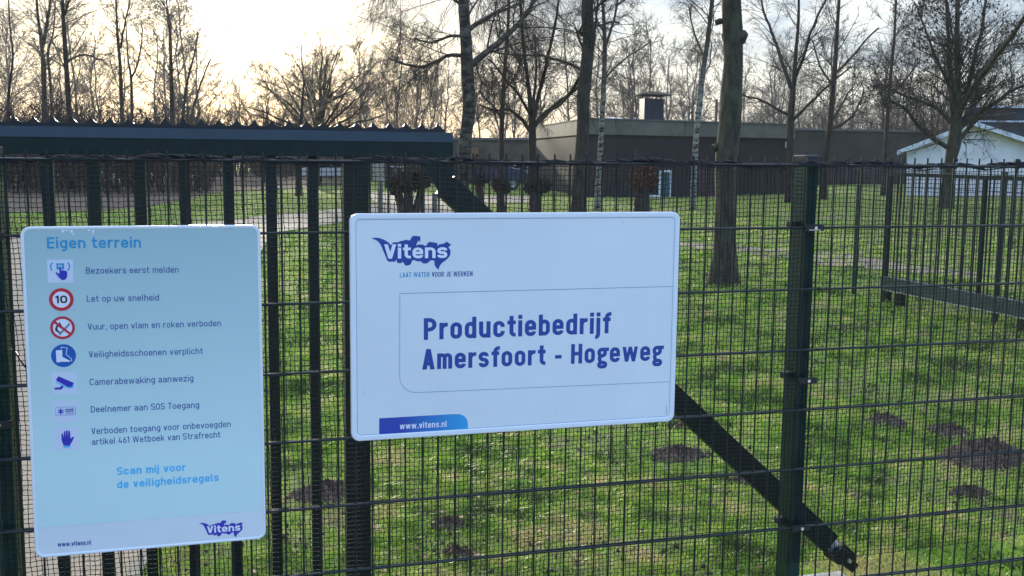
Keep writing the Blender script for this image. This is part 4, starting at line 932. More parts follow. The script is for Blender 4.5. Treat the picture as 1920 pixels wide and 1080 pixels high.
rect('door', 1500, 1512, 300, 343, m_dkcl); rect('wall_panel', 1560, 1700, 300, 344, m_dkcl)
r3_, rect = facade('distant_building', 'distant low building glimpsed between the gate bars', 470, 652, 78, 72, 300, 8, M('dull_brown', (.10, .085, .07), .9, noise=.3, nscale=.5))  # plain brown wall tone, mottled at random
rect('window', 560, 580, 312, 330, m_glass)

# white house with gable
Dh = distD(gp(1800, 367))
def H(x, y): return atD(x, y, Dh)
hh = H(1700, 369); hh[2] = 0
wh = thing('white_house', 'white gabled house with dark roof behind the far gate at right', 'house', hh)
m_wr = M('white_render', (.86, .78, .74), .8, noise=.08, nscale=1.5)
gab = [H(1700, 372), H(1995, 372), H(1995, 291), H(1826, 236), H(1700, 283)]
_hb = ray(1735, 300)*np.array([1, 1, 0]); HBK = _hb/np.linalg.norm(_hb); back = HBK*9
z_ = lambda p: (p[0], p[1], p[2])
mb = MB(); n = 5; mb.add([z_(p) for p in gab]+[z_(p+back) for p in gab], [tuple(range(5)), tuple(range(5, 10))]+[(i, (i+1) % 5, 5+(i+1) % 5, 5+i) for i in range(5)]); mb.build('wall', m_wr, wh)
m_tiles = M('dark_roof_tiles', (.025, .031, .037), .7, noise=.25, nscale=3, bump=.5, bscale=12)
up = np.array([0, 0, .05]); f_ = -HBK*.35
def slab(a, b_, th, nm, mat, par, e0=f_, e1=back):
    a, b_ = np.array(a), np.array(b_); t_ = np.array([0, 0, th]); V = [a+e0, b_+e0, b_+e1, a+e1]; return MB().add([z_(v) for v in V]+[z_(v+t_) for v in V], [(0, 1, 2, 3), (4, 5, 6, 7), (0, 1, 5, 4), (1, 2, 6, 5), (2, 3, 7, 6), (3, 0, 4, 7)]).build(nm, mat, par)
rr_ = slab(H(1826, 234)+up, H(2010, 294)+up, .12, 'roof', m_tiles, wh); slab(H(1826, 234)+up, H(1684, 289)+up, .12, 'roof', m_tiles, wh)
HF_ = HBK
for A1_, B1_ in ((H(1826, 236), H(2010, 296)), (H(1826, 236), H(1682, 291))):
    slab(A1_+np.array([0, 0, .0]), B1_, .20, 'barge_board', m_whitep, rr_, -HBK*.43, -HBK*.355)
up_ = [H(1812, 236)+HBK*4, H(2010, 236)+HBK*4]
for p in up_: p[2] = 2.6
zt_ = float(atD(1900, 203, Dh+4)[2]); mb = prismq([up_[0], up_[1], up_[1]+HBK*6, up_[0]+HBK*6], 2.2, zt_); mb.build('upper_storey', M('slate_cladding', (.035, .043, .05), .6, noise=.2, nscale=1), wh)
prismq(grow([up_[0], up_[1], up_[1]+HBK*6, up_[0]+HBK*6], .2), zt_, zt_+.10).build('roof_trim', m_whitep, wh)
zt2_ = float(atD(1900, 228, Dh+4)[2]); prismq([up_[0]-HBK*.05, up_[1]-HBK*.05, up_[1]-HBK*.01, up_[0]-HBK*.01], zt2_-.04, zt2_+.04).build('trim', m_whitep, wh)
# path lamp by the house
pl = atD(1908, 300, 20); ptop = float(pl[2])
lp_ = thing('garden_lamp', 'small mushroom shaped lamp on a pole near the right edge, before the white house', 'lamp', (pl[0], pl[1], 0))
MB().cyl((pl[0], pl[1], 0), (pl[0], pl[1], ptop-.05), .02, 8).build('pole', m_dark, lp_)
MB().cyl((pl[0], pl[1], ptop-.06), (pl[0], pl[1], ptop+.02), .09, 16, .03).build('lamp_shade', m_cap, lp_)

# parked van glimpsed and car
def car(px, Dc_, col, label, w_px):
    p = atD(px, 350, Dc_); p[2] = 0; r = thing('parked_car', label, 'car', p); s = w_px*Dc_/F
    ax = RT*np.array([1, 1, 0]); ax /= np.linalg.norm(ax); 
    prof = [(-.5, .12), (-.5, .22), (-.46, .25), (-.36, .26), (-.26, .37), (.18, .37), (.30, .27), (.47, .24), (.5, .18), (.5, .12)]
    f0 = lambda a, b_: tuple(p+ax*a*s+np.array([0, 0, b_*s])-HF*.8); f1 = lambda a, b_: tuple(p+ax*a*s+np.array([0, 0, b_*s])+HF*.8)
    bdy = MB().ext(prof, f0, f1).build('body', col, r, bevel=.03)
    for q_ in ([(-.33, .265), (-.25, .35), (-.03, .35), (-.03, .265)], [(.0, .265), (.0, .35), (.17, .35), (.26, .265)]):
        MB().ext(q_, lambda a, b_: tuple(p+ax*a*s+np.array([0, 0, b_*s])-HF*.815), lambda a, b_: tuple(p+ax*a*s+np.array([0, 0, b_*s])-HF*.805)).build('side_window', m_glass, bdy)
    for a_ in (-.31, .31):
        for e in (-.78, .62):
            c_ = p+ax*a_*s+np.array([0, 0, .075*s])+HF*e
            wl = MB().cyl(c_, c_+HF*.18, .075*s, 18).build('wheel', m_dark, r); MB().cyl(c_-HF*.01, c_+HF*.0, .045*s, 12).build('rim', m_zinc, wl)
car(915, 50, M('blue_car_paint', (.025, .045, .11), .25), 'dark blue car parked before the office windows behind the pollards', 150)
car(628, 56, M('white_car_paint', (.7, .7, .72), .25), 'white car parked far off beside the large leaning tree, seen through the gate bars', 118)

# bollards by the pollards
m_wood = M('weathered_wood', (.16, .15, .12), .9, noise=.3, nscale=6)
for px, tp_, lab in ((792, 352, 'left of the two grey wooden posts beside the triple pollard'), (815, 362, 'right one of the two grey wooden posts beside the triple pollard'), (713, 338, 'weathered wooden post by the drive just right of the gate post')):
    p = gp(px, 404); zt_ = float(atD(px, tp_, distD(p))[2]); tag(MB().cyl((p[0], p[1], -.05), (p[0], p[1], zt_), .075, 12, .07).build('wooden_post', m_wood, bevel=.01), lab, 'post', 'wooden posts by the drive')

# ------------------------------------------------------------------ trees
def grow_level(S_, D_, L_, R0, nseg, wig, trop, taper=.35):
    Nn = len(S_); P = np.zeros((Nn, nseg+1, 3)); P[:, 0] = S_; d = D_.copy(); st = (L_/nseg)[:, None]
    for i in range(nseg):
        d = d+rng.normal(0, wig, (Nn, 3)); d[:, 2] += trop; d /= np.linalg.norm(d, axis=1, keepdims=True); P[:, i+1] = P[:, i]+d*st
    R = R0[:, None]*np.linspace(1, taper, nseg+1)[None]; return P, R
def spawn(P, R, k, t0, t1, ang, rmin, lens, ratio=.55, lmode=.6):
    Nn, S = P.shape[:2]; i = np.repeat(np.arange(Nn), k); m = len(i)
    t_ = rng.uniform(t0, t1, m)*(S-1); j = np.minimum(t_.astype(int), S-2); f = (t_-j)[:, None]
    p = P[i, j]*(1-f)+P[i, j+1]*f; tg = P[i, j+1]-P[i, j]; tg /= np.linalg.norm(tg, axis=1, keepdims=True)
    r = rng.normal(0, 1, (m, 3)); r -= (r*tg).sum(1, keepdims=True)*tg; r /= np.linalg.norm(r, axis=1, keepdims=True)
    a_ = rng.normal(ang, .22, m)[:, None]; d = tg*np.cos(a_)+r*np.sin(a_)
    rr = np.maximum((R[i, j]*(1-f[:, 0])+R[i, j+1]*f[:, 0])*ratio, rmin)
    l = lens[i]*lmode*rng.uniform(.55, 1.25, m)*(1.15-.55*t_/(S-1)); return p, d, l, rr
def smooth_path(pts, k=5):
    P = np.array(pts, float); n = len(P); outp = []
    for i in range(n-1):
        p0, p1, p2, p3 = P[max(i-1, 0)], P[i], P[i+1], P[min(i+2, n-1)]
        for s in range(k):
            u_ = s/k; outp.append(.5*((2*p1)+(-p0+p2)*u_+(2*p0-5*p1+4*p2-p3)*u_**2+(-p0+3*p1-3*p2+p3)*u_**3))
    outp.append(P[-1]); return np.array(outp)
def resample(P, n):
    s = np.r_[0, np.cumsum(np.linalg.norm(np.diff(P, axis=0), axis=1))]; u_ = np.linspace(0, s[-1], n); return np.stack([np.interp(u_, s, P[:, a]) for a in range(P.shape[1])], 1)
def tree(name, label, cat_, D, trunk, limbs=(), mt_=None, mc=None, n1=26, n2=7, n3=5, len1=.9, droop=(0.02, -.02, -.04), rmin=.006, t0=.2, group='bare trees of the meadow', ang=.8, extra=None, rand_limbs=0, jitter=.06, knob=None, base_flare=1.25):
    """trunk/limbs: list of (px, py, half width px); D: distance in front of the camera"""
    sc_ = D/F
    tp = [atD(x, y, D) for x, y, _ in trunk]; root = thing(name, label, cat_, (tp[0][0], tp[0][1], 0), group)
    def conv(L_, seed=0, bend=0.):
        A = np.array([list(atD(x, y, D))+[w*sc_] for x, y, w in L_]); B = smooth_path(A, 5)
        if seed or bend:
            wv = np.cumsum(rng.normal(0, 1.5*sc_, (len(B), 3)), 0)*np.linspace(.2, 1, len(B))[:, None]; B[:, :3] += wv-wv[0]
        if bend: B[:, :3] += HF*bend*np.linspace(0, 1, len(B))[:, None]**1.3
        return B
    T = conv(trunk); T = resample(T, 40); T[0, 2] = min(T[0, 2], -.1); T[:3, 3] *= np.array([base_flare, 1.12, 1.04])
    V1 = tubes(T[None, :, :3], T[None, :, 3], 14, jitter)
    main = [(T, T[-1, 3])]
    lv = []
    for i, l_ in enumerate(limbs):
        B = resample(conv(l_, i, rng.normal(0, 1)*len(l_)*.35), 16); lv.append(B)
    parts_ = [V1]
    if lv:
        LV = np.array(lv); parts_.append(tubes(LV[:, :, :3], LV[:, :, 3], 8, .05))
    if knob:
        for kx, ky, kr in knob:
            c_ = atD(kx, ky, D); pts = np.array([[c_-RT*kr*sc_*1.6-np.array([0, 0, kr*sc_*.5]), c_-RT*kr*sc_*.4, c_+RT*kr*sc_*.2+np.array([0, 0, .1*kr*sc_]), c_+RT*kr*sc_*.7+np.array([0, 0, kr*sc_*.5])]])
            parts_.append(tubes(pts, np.array([[.9, 1.0, .95, .35]])*kr*sc_, 10, .12))
    V, Q = cat(*parts_); nmesh('trunk', V, Q, mat=mt_ or m_bark, parent=root, smooth=True)
    # crown: random branching along trunk top and limbs
    src = [resample(T[int(len(T)*t0):], 16)]+lv
    SP = np.array(src); P0, R0 = SP[:, :, :3], SP[:, :, 3]
    Ls = np.linalg.norm(np.diff(P0, axis=1), axis=2).sum(1)
    k1_ = n1
    p, d, l, r = spawn(P0, R0, k1_, .05, 1., ang, rmin, np.full(len(SP), len1), .30, 1.)
    l *= .6+.4*np.clip(R0.mean(1)[np.repeat(np.arange(len(SP)), k1_)]/max(R0.max(), 1e-3), .2, 1)
    A1, B1 = grow_level(p, d, l*1.4, np.minimum(r, .05*len1), 7, .10, droop[0]); cr = [tubes(A1, B1, 4)]
    p, d, l, r = spawn(A1, B1, n2, .15, 1., .65, rmin*.8, l, .5, .62); A2, B2 = grow_level(p, d, l, r, 5, .14, droop[1]); cr.append(tubes(A2, B2, 3))
    if n3: p, d, l, r = spawn(A2, B2, n3, .15, 1., .6, rmin*.62, l, .55, .62); A3, B3 = grow_level(p, d, l*extra if extra else l, r, 5 if extra else 3, .12, droop[2], .6); cr.append(tubes(A3, B3, 3))
    V, Q = cat(*cr); 
    o = nmesh('crown', V, Q, mat=mc or m_twig, parent=root)
    return root, A3 if n3 else A2
T_ = lambda L_, w: [(x, y, w*(1-.6*i/(len(L_)-1))) for i, (x, y) in enumerate(L_)]

# the thick pruned trunk on the meadow
rt, _ = tree('pruned_tree', 'thick bare pruned trunk standing nearest on the meadow, just left of the fence post', 'tree', distD(gp(1358, 530)),
    [(1357, 532, 28), (1358, 505, 24), (1359, 450, 21), (1361, 380, 20), (1362, 300, 21), (1369, 230, 19.5), (1371, 180, 20), (1375, 110, 17), (1374, 60, 19), (1371, 0, 17), (1372, -120, 16), (1374, -300, 13), (1376, -600, 8)],
    limbs=[[(1375, -40, 5), (1420, -80, 4), (1480, -90, 2)], [(1370, -60, 5), (1300, -110, 4), (1240, -120, 2)]], mt_=m_bark, n1=10, n2=6, n3=6, len1=1.3, droop=(.0, -.12, -.25), rmin=.0035, t0=.72,
    knob=[(1387, 70, 17), (1385, 122, 9), (1383, 184, 9), (1350, 275, 8), (1352, 40, 6)], extra=1.6)
tree('weeping_birch', 'tall weeping birch with forked trunk rising behind the end of the gate beam', 'tree', 30,
    [(866, 400, 13), (868, 320, 12.5), (874, 250, 12), (880, 200, 12), (877, 140, 12), (874, 90, 11), (870, 20, 10), (866, -60, 9), (860, -200, 7), (858, -400, 3)],
    limbs=[[(884, 122, 7), (905, 100, 6.5), (940, 68, 6), (970, 30, 5), (1000, -20, 4), (1020, -90, 3)], [(880, 55, 5), (910, 32, 4), (950, 10, 3), (990, -8, 2)], [(866, 104, 4), (840, 102, 3.4), (810, 115, 3), (770, 118, 2.4), (720, 110, 1.6)],
           [(866, 68, 3), (840, 70, 2.5), (810, 88, 2), (780, 80, 1.5)], [(866, 10, 3), (830, -10, 2.5), (780, -20, 2), (730, 0, 1.5)], [(870, -30, 4), (840, -90, 3), (780, -120, 2), (700, -110, 1.5)], [(868, -80, 4), (920, -140, 3), (980, -150, 2)]],
    mt_=m_birchb, n1=18, n2=8, n3=9, len1=2.3, droop=(.0, -.10, -.42), rmin=.0042, t0=.42, extra=2.0)
tree('leaning_birch', 'slender birch with peeling white bark left of the chimney box', 'tree', 33,
    [(1120, 368, 5.2), (1123, 320, 5), (1127, 260, 5), (1130, 200, 4.8), (1132, 150, 4.5), (1134, 100, 4.2), (1133, 50, 3.4), (1130, 0, 3), (1125, -120, 2)],
    limbs=[[(1134, 92, 3), (1146, 60, 2.6), (1158, 20, 2.2), (1165, -40, 1.6)], [(1133, 150, 2), (1160, 120, 1.6), (1200, 90, 1.2)], [(1132, 60, 2), (1115, 20, 1.6), (1105, -30, 1.2)]],
    mt_=m_birch, n1=16, n2=6, n3=6, len1=1.2, droop=(.04, -.10, -.2), rmin=.0055, t0=.4, extra=1.3)
tree('dark_trunk_tree', 'dark knobbly trunk with short side branches at the corner of the brick building', 'tree', 27,
    [(1084, 412, 14), (1087, 340, 12.5), (1090, 290, 12), (1094, 230, 11.5), (1094, 180, 12.5), (1099, 130, 11.5), (1104, 80, 11.5), (1102, 40, 11), (1101, 0, 10.5), (1102, -100, 9), (1105, -300, 5)],
    limbs=[[(1092, 132, 3.5), (1068, 118, 3), (1040, 104, 2.5), (1008, 92, 1.5)], [(1104, 44, 3), (1125, 46, 2.4), (1145, 40, 2), (1162, 36, 1.4)], [(1097, 70, 3), (1086, 62, 2.5), (1092, 48, 2)], [(1086, 145, 3), (1062, 180, 2.4), (1035, 200, 1.8), (1008, 225, 1.2)]],
    mt_=m_barkd, n1=10, n2=6, n3=5, len1=1.2, droop=(.03, -.02, -.06), rmin=.006, t0=.35)
tree('reddish_tree', 'thin reddish trunked tree between the weeping birch and the spreading tree', 'tree', 34,
    [(938, 395, 5.5), (940, 300, 5), (941, 240, 4.6), (943, 180, 4), (948, 110, 3.4), (953, 40, 2.8), (956, -60, 2)], limbs=[[(942, 225, 2.5), (925, 200, 2), (905, 180, 1.5)], [(944, 170, 2), (970, 140, 1.5), (990, 100, 1)]],
    mt_=m_barkd, n1=18, n2=7, n3=6, len1=1.4, rmin=.0062, t0=.3)
tree('spreading_tree', 'spreading bare tree with a low fork behind the knobbly pollard', 'tree', 32,
    [(1001, 402, 9), (999, 330, 7.5), (998, 290, 7), (998, 240, 6.8), (992, 170, 4), (982, 90, 3), (975, 0, 2.2)],
    limbs=[[(1000, 238, 4.5), (1022, 212, 4), (1050, 186, 3.4), (1075, 160, 2.6), (1090, 120, 1.6)], [(1000, 225, 4.5), (1012, 170, 3.6), (1030, 110, 3), (1046, 50, 2.4), (1055, -20, 1.6)], [(994, 246, 4), (978, 226, 3.4), (960, 214, 3), (930, 220, 1.8), (905, 215, 1)],
           [(996, 220, 3), (975, 180, 2.4), (950, 150, 2), (930, 110, 1.4)], [(999, 200, 3), (1004, 140, 2.2), (1000, 60, 1.6)]],
    mt_=m_barkd, n1=16, n2=7, n3=6, len1=1.3, rmin=.006, t0=.55)
tree('slim_birch', 'slender white birch leaning right before the maroon garage door', 'tree', 33,
    [(1299, 366, 5.6), (1302, 320, 5.4), (1305, 260, 5.2), (1311, 200, 5.4), (1316, 150, 5), (1325, 90, 4.5), (1331, 40, 4), (1336, -20, 3.4), (1340, -160, 2)],
    limbs=[[(1318, 140, 2), (1340, 110, 1.6), (1352, 60, 1.2)], [(1322, 110, 2), (1300, 70, 1.6), (1285, 20, 1.2)]], mt_=m_birch, n1=16, n2=7, n3=6, len1=1.2, droop=(.03, -.12, -.25), rmin=.0055, t0=.45, extra=1.4)
tree('forked_tree', 'bare forked tree with two upright limbs left behind the fence post', 'tree', 40,
    [(1480, 352, 7), (1481, 290, 6.4), (1482, 240, 6.2), (1484, 200, 6), (1489, 150, 4.4), (1492, 100, 3.4), (1497, 40, 2.6), (1498, -40, 1.8)],
    limbs=[[(1483, 165, 4), (1474, 120, 3.4), (1466, 70, 2.8), (1452, 20, 2.2), (1440, -40, 1.6)], [(1488, 150, 3.5), (1502, 110, 3), (1512, 60, 2.4), (1530, 0, 1.8)], [(1479, 216, 3), (1455, 200, 2.4), (1430, 182, 2), (1400, 175, 1.4)], [(1487, 225, 3), (1512, 195, 2.6), (1540, 160, 2), (1570, 130, 1.2)]],
    mt_=m_barkd, n1=14, n2=7, n3=5, len1=1.5, rmin=.0068, t0=.45)
tree('upright_tree', 'slim upright tree with up-curving side limbs right of the fence post', 'tree', 42,
    [(1544, 372, 6.4), (1548, 300, 6), (1555, 245, 5.6), (1560, 190, 5), (1566, 120, 4), (1570, 50, 3.4), (1574, -20, 2.6), (1576, -140, 1.6)],
    limbs=[[(1556, 242, 3), (1585, 232, 2.6), (1615, 208, 2.2), (1635, 180, 1.6), (1645, 150, 1)], [(1560, 228, 2.6), (1585, 190, 2), (1612, 150, 1.4)], [(1563, 140, 2.6), (1590, 110, 2), (1620, 60, 1.4)], [(1562, 160, 2.4), (1540, 120, 1.8), (1525, 70, 1.2)]],
    mt_=m_barkd, n1=14, n2=7, n3=5, len1=1.5, rmin=.0068, t0=.4)
tree('thin_tree', 'thin dark tree standing before the olive brown building', 'tree', 48,
    [(1657, 350, 4.4), (1660, 290, 4), (1664, 220, 3.6), (1669, 150, 3.2), (1676, 80, 2.6), (1680, 0, 2), (1684, -100, 1.4)], limbs=[[(1664, 205, 2), (1645, 185, 1.6), (1625, 170, 1)], [(1668, 180, 2), (1690, 150, 1.6), (1705, 110, 1)]],
    mt_=m_barkd, n1=20, n2=7, n3=5, len1=1.5, rmin=.0075, t0=.35)
lim = [[(1776, 276, 4.5), (1750, 262, 4), (1722, 240, 3.6), (1692, 210, 3), (1668, 196, 2.2), (1650, 190, 1.4)], [(1784, 230, 4), (1758, 200, 3.4), (1725, 182, 2.8), (1690, 158, 2), (1660, 140, 1.2)],
       [(1787, 225, 5.5), (1780, 170, 4.6), (1776, 110, 4), (1768, 50, 3.2), (1760, -20, 2.4)], [(1793, 220, 5.5), (1800, 160, 4.6), (1806, 100, 3.8), (1806, 30, 3), (1808, -50, 2)],
       [(1798, 222, 5), (1815, 170, 4.2), (1830, 110, 3.4), (1850, 40, 2.8), (1862, -30, 2)], [(1800, 240, 5), (1822, 222, 4.6), (1850, 206, 4), (1890, 180, 3), (1940, 160, 2)],
       [(1800, 232, 4), (1835, 190, 3.4), (1862, 140, 2.8), (1900, 90, 2), (1945, 60, 1.4)], [(1790, 270, 4.4), (1818, 246, 4), (1845, 222, 3.2), (1900, 212, 2), (1950, 205, 1.4)], [(1786, 180, 3), (1765, 130, 2.6), (1740, 70, 2), (1722, 0, 1.4)], [(1805, 120, 2.6), (1790, 60, 2), (1786, 0, 1.5)]]
ra, tips = tree('alder_tree', 'broad low-forked alder with dark seed cones before the white house', 'tree', 36,
    [(1774, 378, 12.5), (1779, 330, 11), (1783, 300, 10.5), (1790, 262, 12), (1793, 225, 10), (1796, 160, 6), (1794, 90, 5), (1796, 0, 3.6), (1798, -120, 2)], limbs=lim, mt_=m_bark, n1=25, n2=9, n3=7, len1=1.5, rmin=.0055, t0=.35, droop=(.02, -.02, -.05))
sel = tips[rng.uniform(0, 1, len(tips)) < .10][:, -1]; sel = sel[sel[:, 2] > 3.4]
KV = (sel[:, None]+octv[None]*np.array([.034, .034, .048])*rng.uniform(.6, 1.4, (len(sel), 1, 1))).reshape(-1, 3); nmesh('seed_cones', KV, None, (np.arange(len(sel))[:, None, None]*6+oct_t[None]).reshape(-1, 3), mat=m_dark, parent=ra)
# round-crowned oak beyond the gate
def fan(cx, cy, n, R_, a0, a1, w):
    L_ = []
    for i in range(n):
        a = a0+(a1-a0)*(i+.5)/n+rng.normal(0, .05); r = R_*rng.uniform(.75, 1.); bend = rng.normal(0, .12)
        L_.append([(cx+r*s*math.cos(a+bend*s), cy-r*s*math.sin(a+bend*s)*(1.0), w*(1-.75*s)) for s in (0, .25, .5, .75, 1.)])
    return L_
tree('round_oak', 'round crowned bare oak beyond the middle of the gate beam', 'tree', 52,
    [(590, 352, 9), (592, 300, 8.5), (594, 262, 7.5), (597, 235, 5), (602, 190, 3), (599, 150, 2), (606, 105, 1)], limbs=fan(594, 255, 13, 165, .2, PI-.15, 2.8)+fan(600, 200, 8, 135, .4, PI-.4, 1.8), mt_=m_barkd, n1=15, n2=8, n3=7, len1=1.5, rmin=.0068, t0=.5, group='bare trees at the wood edge', droop=(.03, .01, 0))
tree('low_oak', 'lower bushy bare tree left of the round oak, against the glow', 'tree', 56,
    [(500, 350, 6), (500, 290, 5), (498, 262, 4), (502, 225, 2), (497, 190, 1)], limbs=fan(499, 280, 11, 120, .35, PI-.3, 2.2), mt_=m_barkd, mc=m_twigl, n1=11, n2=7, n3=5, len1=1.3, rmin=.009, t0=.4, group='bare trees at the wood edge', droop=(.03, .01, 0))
# tall thin trees along the wood at left
wood = [('gnarled_birch', 'thin tree at the far left edge', 48, [(13, 395, 4.4), (15, 300, 4), (16, 180, 3.4), (24, 110, 2.4), (18, 40, 1.8), (14, -60, 1.2)], []),
    ('twin_birch', 'slender twin-stemmed tree above the left end of the comb', 46, [(86, 398, 6.4), (84, 300, 6), (83, 200, 5.6), (81, 120, 5), (77, 75, 4), (70, 20, 3), (66, -60, 2)], [[(82, 82, 3), (92, 40, 2.4), (100, 0, 1.6)]]),
    ('tall_birch', 'tallest dark straight trunk of the wood at left, with a limb forking right', 44, [(136, 398, 7.4), (132, 300, 7), (129, 200, 6.4), (124, 120, 5.4), (119, 40, 4.4), (116, -40, 3.4), (112, -160, 2)], [[(121, 28, 2.4), (134, 8, 2), (146, -20, 1.4)], [(127, 115, 2), (150, 100, 1.6), (180, 108, 1)]]),
    ('crooked_tree', 'crooked thin tree right behind the tallest left trunk', 50, [(106, 398, 4), (100, 250, 3.6), (94, 150, 3.2), (90, 100, 2.6), (100, 60, 1.8), (104, 0, 1.2)], []),
    ('slender_birch', 'slender birch in the middle of the left wood', 50, [(231, 392, 5.2), (230, 280, 4.8), (228, 200, 4.4), (225, 120, 3.8), (220, 60, 3), (217, -20, 2)], [[(226, 90, 2), (240, 50, 1.6), (250, 0, 1)]]),
    ('forking_birch', 'forking tree just right of the slender birch in the left wood', 53, [(252, 390, 4), (248, 250, 3.6), (246, 150, 3), (240, 110, 2), (236, 40, 1.2)], [[(247, 145, 2), (262, 110, 1.6), (272, 50, 1)]]),
    ('lone_birch', 'tall thin tree with tufted top standing out against the glowing sky', 48, [(326, 386, 5.6), (325, 280, 5.2), (322, 180, 4.6), (320, 100, 4), (318, 50, 3.2), (313, 10, 2), (312, -40, 1.2)], [[(321, 60, 2), (310, 40, 1.6), (303, 22, 1)], [(320, 50, 2), (326, 30, 1.4), (330, 14, .8)]]),
    ('bowed_tree', 'bowed slim tree on the right edge of the left wood', 54, [(338, 384, 3.8), (340, 250, 3.4), (352, 150, 2.6), (365, 100, 1.8), (372, 60, 1.2)], []),
    ('edge_sapling', 'small leaning sapling where the left wood meets the glow', 56, [(350, 380, 3.2), (356, 240, 2.8), (372, 170, 2.2), (395, 110, 1.4)], []),
    ('shaded_trunk', 'short thick trunk by the lawn between the gate bars', 40, [(560, 372, 8), (560, 330, 7.6), (562, 280, 7), (565, 220, 4), (570, 150, 2)], [])]
for nm, lab, D, tr_, lm in wood:
    tr_ = [(x_, y_, w_*.78) for x_, y_, w_ in tr_]
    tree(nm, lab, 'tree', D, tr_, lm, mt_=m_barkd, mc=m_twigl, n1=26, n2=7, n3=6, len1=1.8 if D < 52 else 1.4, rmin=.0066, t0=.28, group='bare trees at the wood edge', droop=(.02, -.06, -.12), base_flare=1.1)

# pollards
def pollard(px, py, label, stems, heads, mat, D=None):
    b0 = gp(px, py); D = D or distD(b0); root = thing('pollard_tree', label, 'tree', (b0[0], b0[1], 0), 'pollard trees'); sc_ = D/F; ps = []
    for st in stems:
        A = np.array([list(atD(x, y, D))+[w*sc_] for x, y, w in st]); B = resample(smooth_path(A), 14); ps.append(tubes(B[None, :, :3], B[None, :, 3], 12, .09))
    V, Q = cat(*ps); nmesh('trunk', V, Q, mat=mat, parent=root, smooth=True)
    # gnarled heads with stubs
    ps = []
    for hx, hy, hr in heads:
        c_ = atD(hx, hy, D); k = 90; d = rng.normal(0, 1, (k, 3)); d /= np.linalg.norm(d, axis=1, keepdims=True); l = hr*sc_*rng.uniform(.7, 1.15, k)
        P, R = grow_level(np.repeat(c_[None], k, 0), d, l, np.full(k, .045*hr/20), 3, .25, .02, .8); ps.append(tubes(P, R, 6, .2))
        k = 60; p = c_+rng.normal(0, .4, (k, 3))*hr*sc_; d2 = rng.normal(0, 1, (k, 3)); d2[:, 2] = np.abs(d2[:, 2])+.4; d2 /= np.linalg.norm(d2, axis=1, keepdims=True)
        P, R = grow_level(p, d2, hr*sc_*rng.uniform(.8, 3.6, k), np.full(k, .008), 4, .15, .03, .6); ps.append(tubes(P, R, 3))
    V, Q = cat(*ps); nmesh('knotted_head', V, Q, mat=mat, parent=root); return root
pollard(765, 412, 'triple-stemmed pollard with knobbly heads by the gate bracket', [[(758, 412, 12), (752, 385, 9), (745, 355, 8)], [(766, 412, 12), (766, 385, 9), (766, 345, 8)], [(774, 412, 11), (782, 385, 7), (792, 345, 7)]], [(742, 348, 19), (766, 342, 20), (792, 336, 18)], m_poll)
pollard(900, 404, 'slim pollard behind the top of the diagonal brace', [[(900, 404, 8), (900, 375, 7.5), (899, 345, 7)]], [(899, 338, 14)], m_poll)
pollard(936, 412, 'pollard with a lopsided head right of the diagonal brace', [[(938, 412, 9), (939, 380, 8), (938, 350, 7)]], [(935, 346, 15), (948, 357, 8)], m_poll)
pollard(1005, 414, 'thick bare pollard with a broad knobbly head above the middle of the wide sign', [[(1004, 414, 13), (1004, 385, 12), (1003, 358, 11)]], [(993, 352, 13), (1012, 352, 15), (1025, 352, 8)], m_poll)
rp = pollard(1203, 408, 'pollard wrapped in rusty brown leaves before the brick building', [[(1204, 408, 16), (1204, 380, 15), (1205, 350, 14)]], [(1200, 338, 20), (1216, 340, 18)], m_poll)
D = distD(gp(1203, 408)); c_ = atD(1205, 336, D); k = 1500; d = rng.normal(0, 1, (k, 3)); d /= np.linalg.norm(d, axis=1, keepdims=True); p = c_+d*np.array([.40, .38, .34])*rng.uniform(.6, 1.05, (k, 1))
e1 = rng.normal(0, .026, (k, 3)); e2 = rng.normal(0, .026, (k, 3)); V = np.stack([p-e1, p-e2, p+e1, p+e2], 1)
nmesh('withered_leaves', V, np.arange(k*4).reshape(-1, 4), mat=M('rust_leaves', (.16, .060, .030), .7, noise=.6, nscale=6), parent=rp)

# far-off woods that read as one mass
def proto_tree(h, n1, seed_r):
    T = np.zeros((1, 12, 3)); T[0, :, 2] = np.linspace(0, h, 12); T[0, :, :2] = np.cumsum(rng.normal(0, h*.012, (12, 2)), 0); R = np.linspace(h*.011, h*.003, 12)[None]
    ps = [tubes(T, R, 5)]
    p, d, l, r = spawn(T, R, n1, .18, 1., .75, seed_r, np.array([h*.33]), .5, 1.); A, B = grow_level(p, d, l, r, 5, .14, .06); ps.append(tubes(A, B, 3))
    p, d, l, r = spawn(A, B, 7, .15, 1., .6, seed_r*.8, l, .55, .6); A, B = grow_level(p, d, l, r, 4, .15, .02); ps.append(tubes(A, B, 3))
    p, d, l, r = spawn(A, B, 4, .15, 1., .6, seed_r*.7, l, .6, .65); A, B = grow_level(p, d, l, r, 3, .15, .0); ps.append(tubes(A, B, 3))
    return cat(*ps)
def wood_mass(name, label, spots, protos, mat, cat_='wood'):
    Vs, Qs, b = [], [], 0
    for (x, y, s) in spots:
        V, Q = protos[rng.integers(len(protos))]; a = rng.uniform(0, 2*PI); c_, s_ = math.cos(a), math.sin(a)
        W2 = np.stack([V[:, 0]*c_-V[:, 1]*s_, V[:, 0]*s_+V[:, 1]*c_, V[:, 2]], 1)*s+np.array([x, y, -.05]); Vs.append(W2); Qs.append(Q+b); b += len(W2)
    return tag(nmesh(name, np.concatenate(Vs), np.concatenate(Qs), mat=mat), label, cat_, kind='stuff')
pr = [proto_tree(9, 24, .016) for _ in range(4)]
def spot(px, D, s): p = atD(px, 300, D); return (p[0], p[1], s)
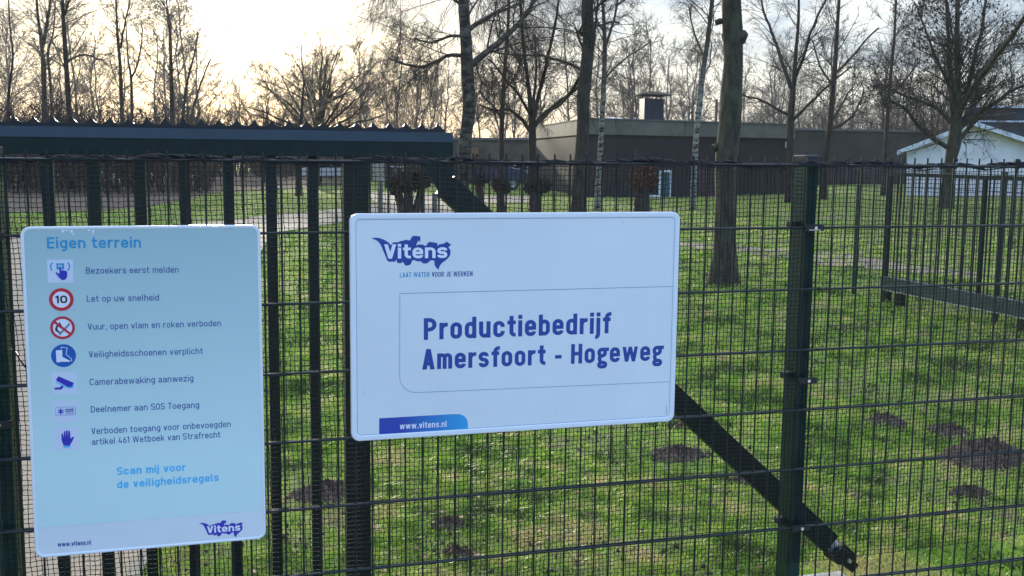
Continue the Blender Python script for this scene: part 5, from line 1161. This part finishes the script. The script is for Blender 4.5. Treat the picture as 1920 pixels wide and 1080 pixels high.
wood_mass('distant_wood', 'hazy bare wood along the horizon behind the buildings', [spot(rng.uniform(640, 2050), rng.uniform(78, 110), rng.uniform(.85, 1.25)) for _ in range(75)], pr, M('distant_twigs', (.12, .10, .085), .9))
wood_mass('left_wood', 'dense bare wood behind the gate at left', [spot(rng.uniform(-160, 385), rng.uniform(56, 84), rng.uniform(.8, 1.2)) for _ in range(22)]+[spot(rng.uniform(395, 760), rng.uniform(75, 100), rng.uniform(.45, .75)) for _ in range(26)], pr, M('left_wood_twigs', (.24, .195, .14), .9))  # glow around these trees painted in as a pale twig colour
# brushwood: many stems rising from the ground
def brush(name, label, n, pxr, Dr, hr, mat):
    px = rng.uniform(*pxr, n); D = rng.uniform(*Dr, n); S_ = np.array([atD(a, 300, b_) for a, b_ in zip(px, D)]); S_[:, 2] = 0; d = rng.normal(0, .22, (n, 3)); d[:, 2] = 1; d /= np.linalg.norm(d, axis=1, keepdims=True)
    l = rng.uniform(*hr, n); A, B = grow_level(S_, d, l, np.full(n, .022), 5, .12, .02, .4); ps = [tubes(A, B, 3)]
    p, d, l, r = spawn(A, B, 6, .25, 1., .6, .012, l, .6, .42); A, B = grow_level(p, d, l, r, 4, .15, .03); ps.append(tubes(A, B, 3))
    p, d, l, r = spawn(A, B, 5, .2, 1., .6, .010, l, .7, .55); A, B = grow_level(p, d, l, r, 3, .15, .02); ps.append(tubes(A, B, 3))
    V, Q = cat(*ps); return tag(nmesh(name, V, Q, mat=mat), label, 'brushwood', kind='stuff')
brush('undergrowth', 'tangled dark undergrowth at the foot of the wood at left', 1350, (-150, 400), (40, 62), (1.3, 3.7), m_brush)
brush('undergrowth', 'low tangled bushes below the glowing sky in the middle left', 900, (380, 860), (64, 84), (1.4, 3.2), m_brush)
brush('undergrowth', 'brown bushes behind the roofs at right', 700, (1470, 2040), (72, 90), (2.5, 5.5), m_brush)

# ------------------------------------------------------------------ thin winter air between the far trees
mh = bpy.data.materials.new('winter_haze'); mh.use_nodes = True; t = mh.node_tree; t.nodes.remove(t.nodes['Principled BSDF'])
pv = t.nodes.new('ShaderNodeVolumePrincipled'); pv.inputs['Color'].default_value = (.93, .95, 1, 1); pv.inputs['Density'].default_value = HAZE; pv.inputs['Anisotropy'].default_value = .35
t.links.new(pv.outputs[0], t.nodes['Material Output'].inputs['Volume'])
tag(MB().box(-520, 620, -320, 920, -3, 17).build('haze', mh, org=(0, 0, -3)), kind='stuff')
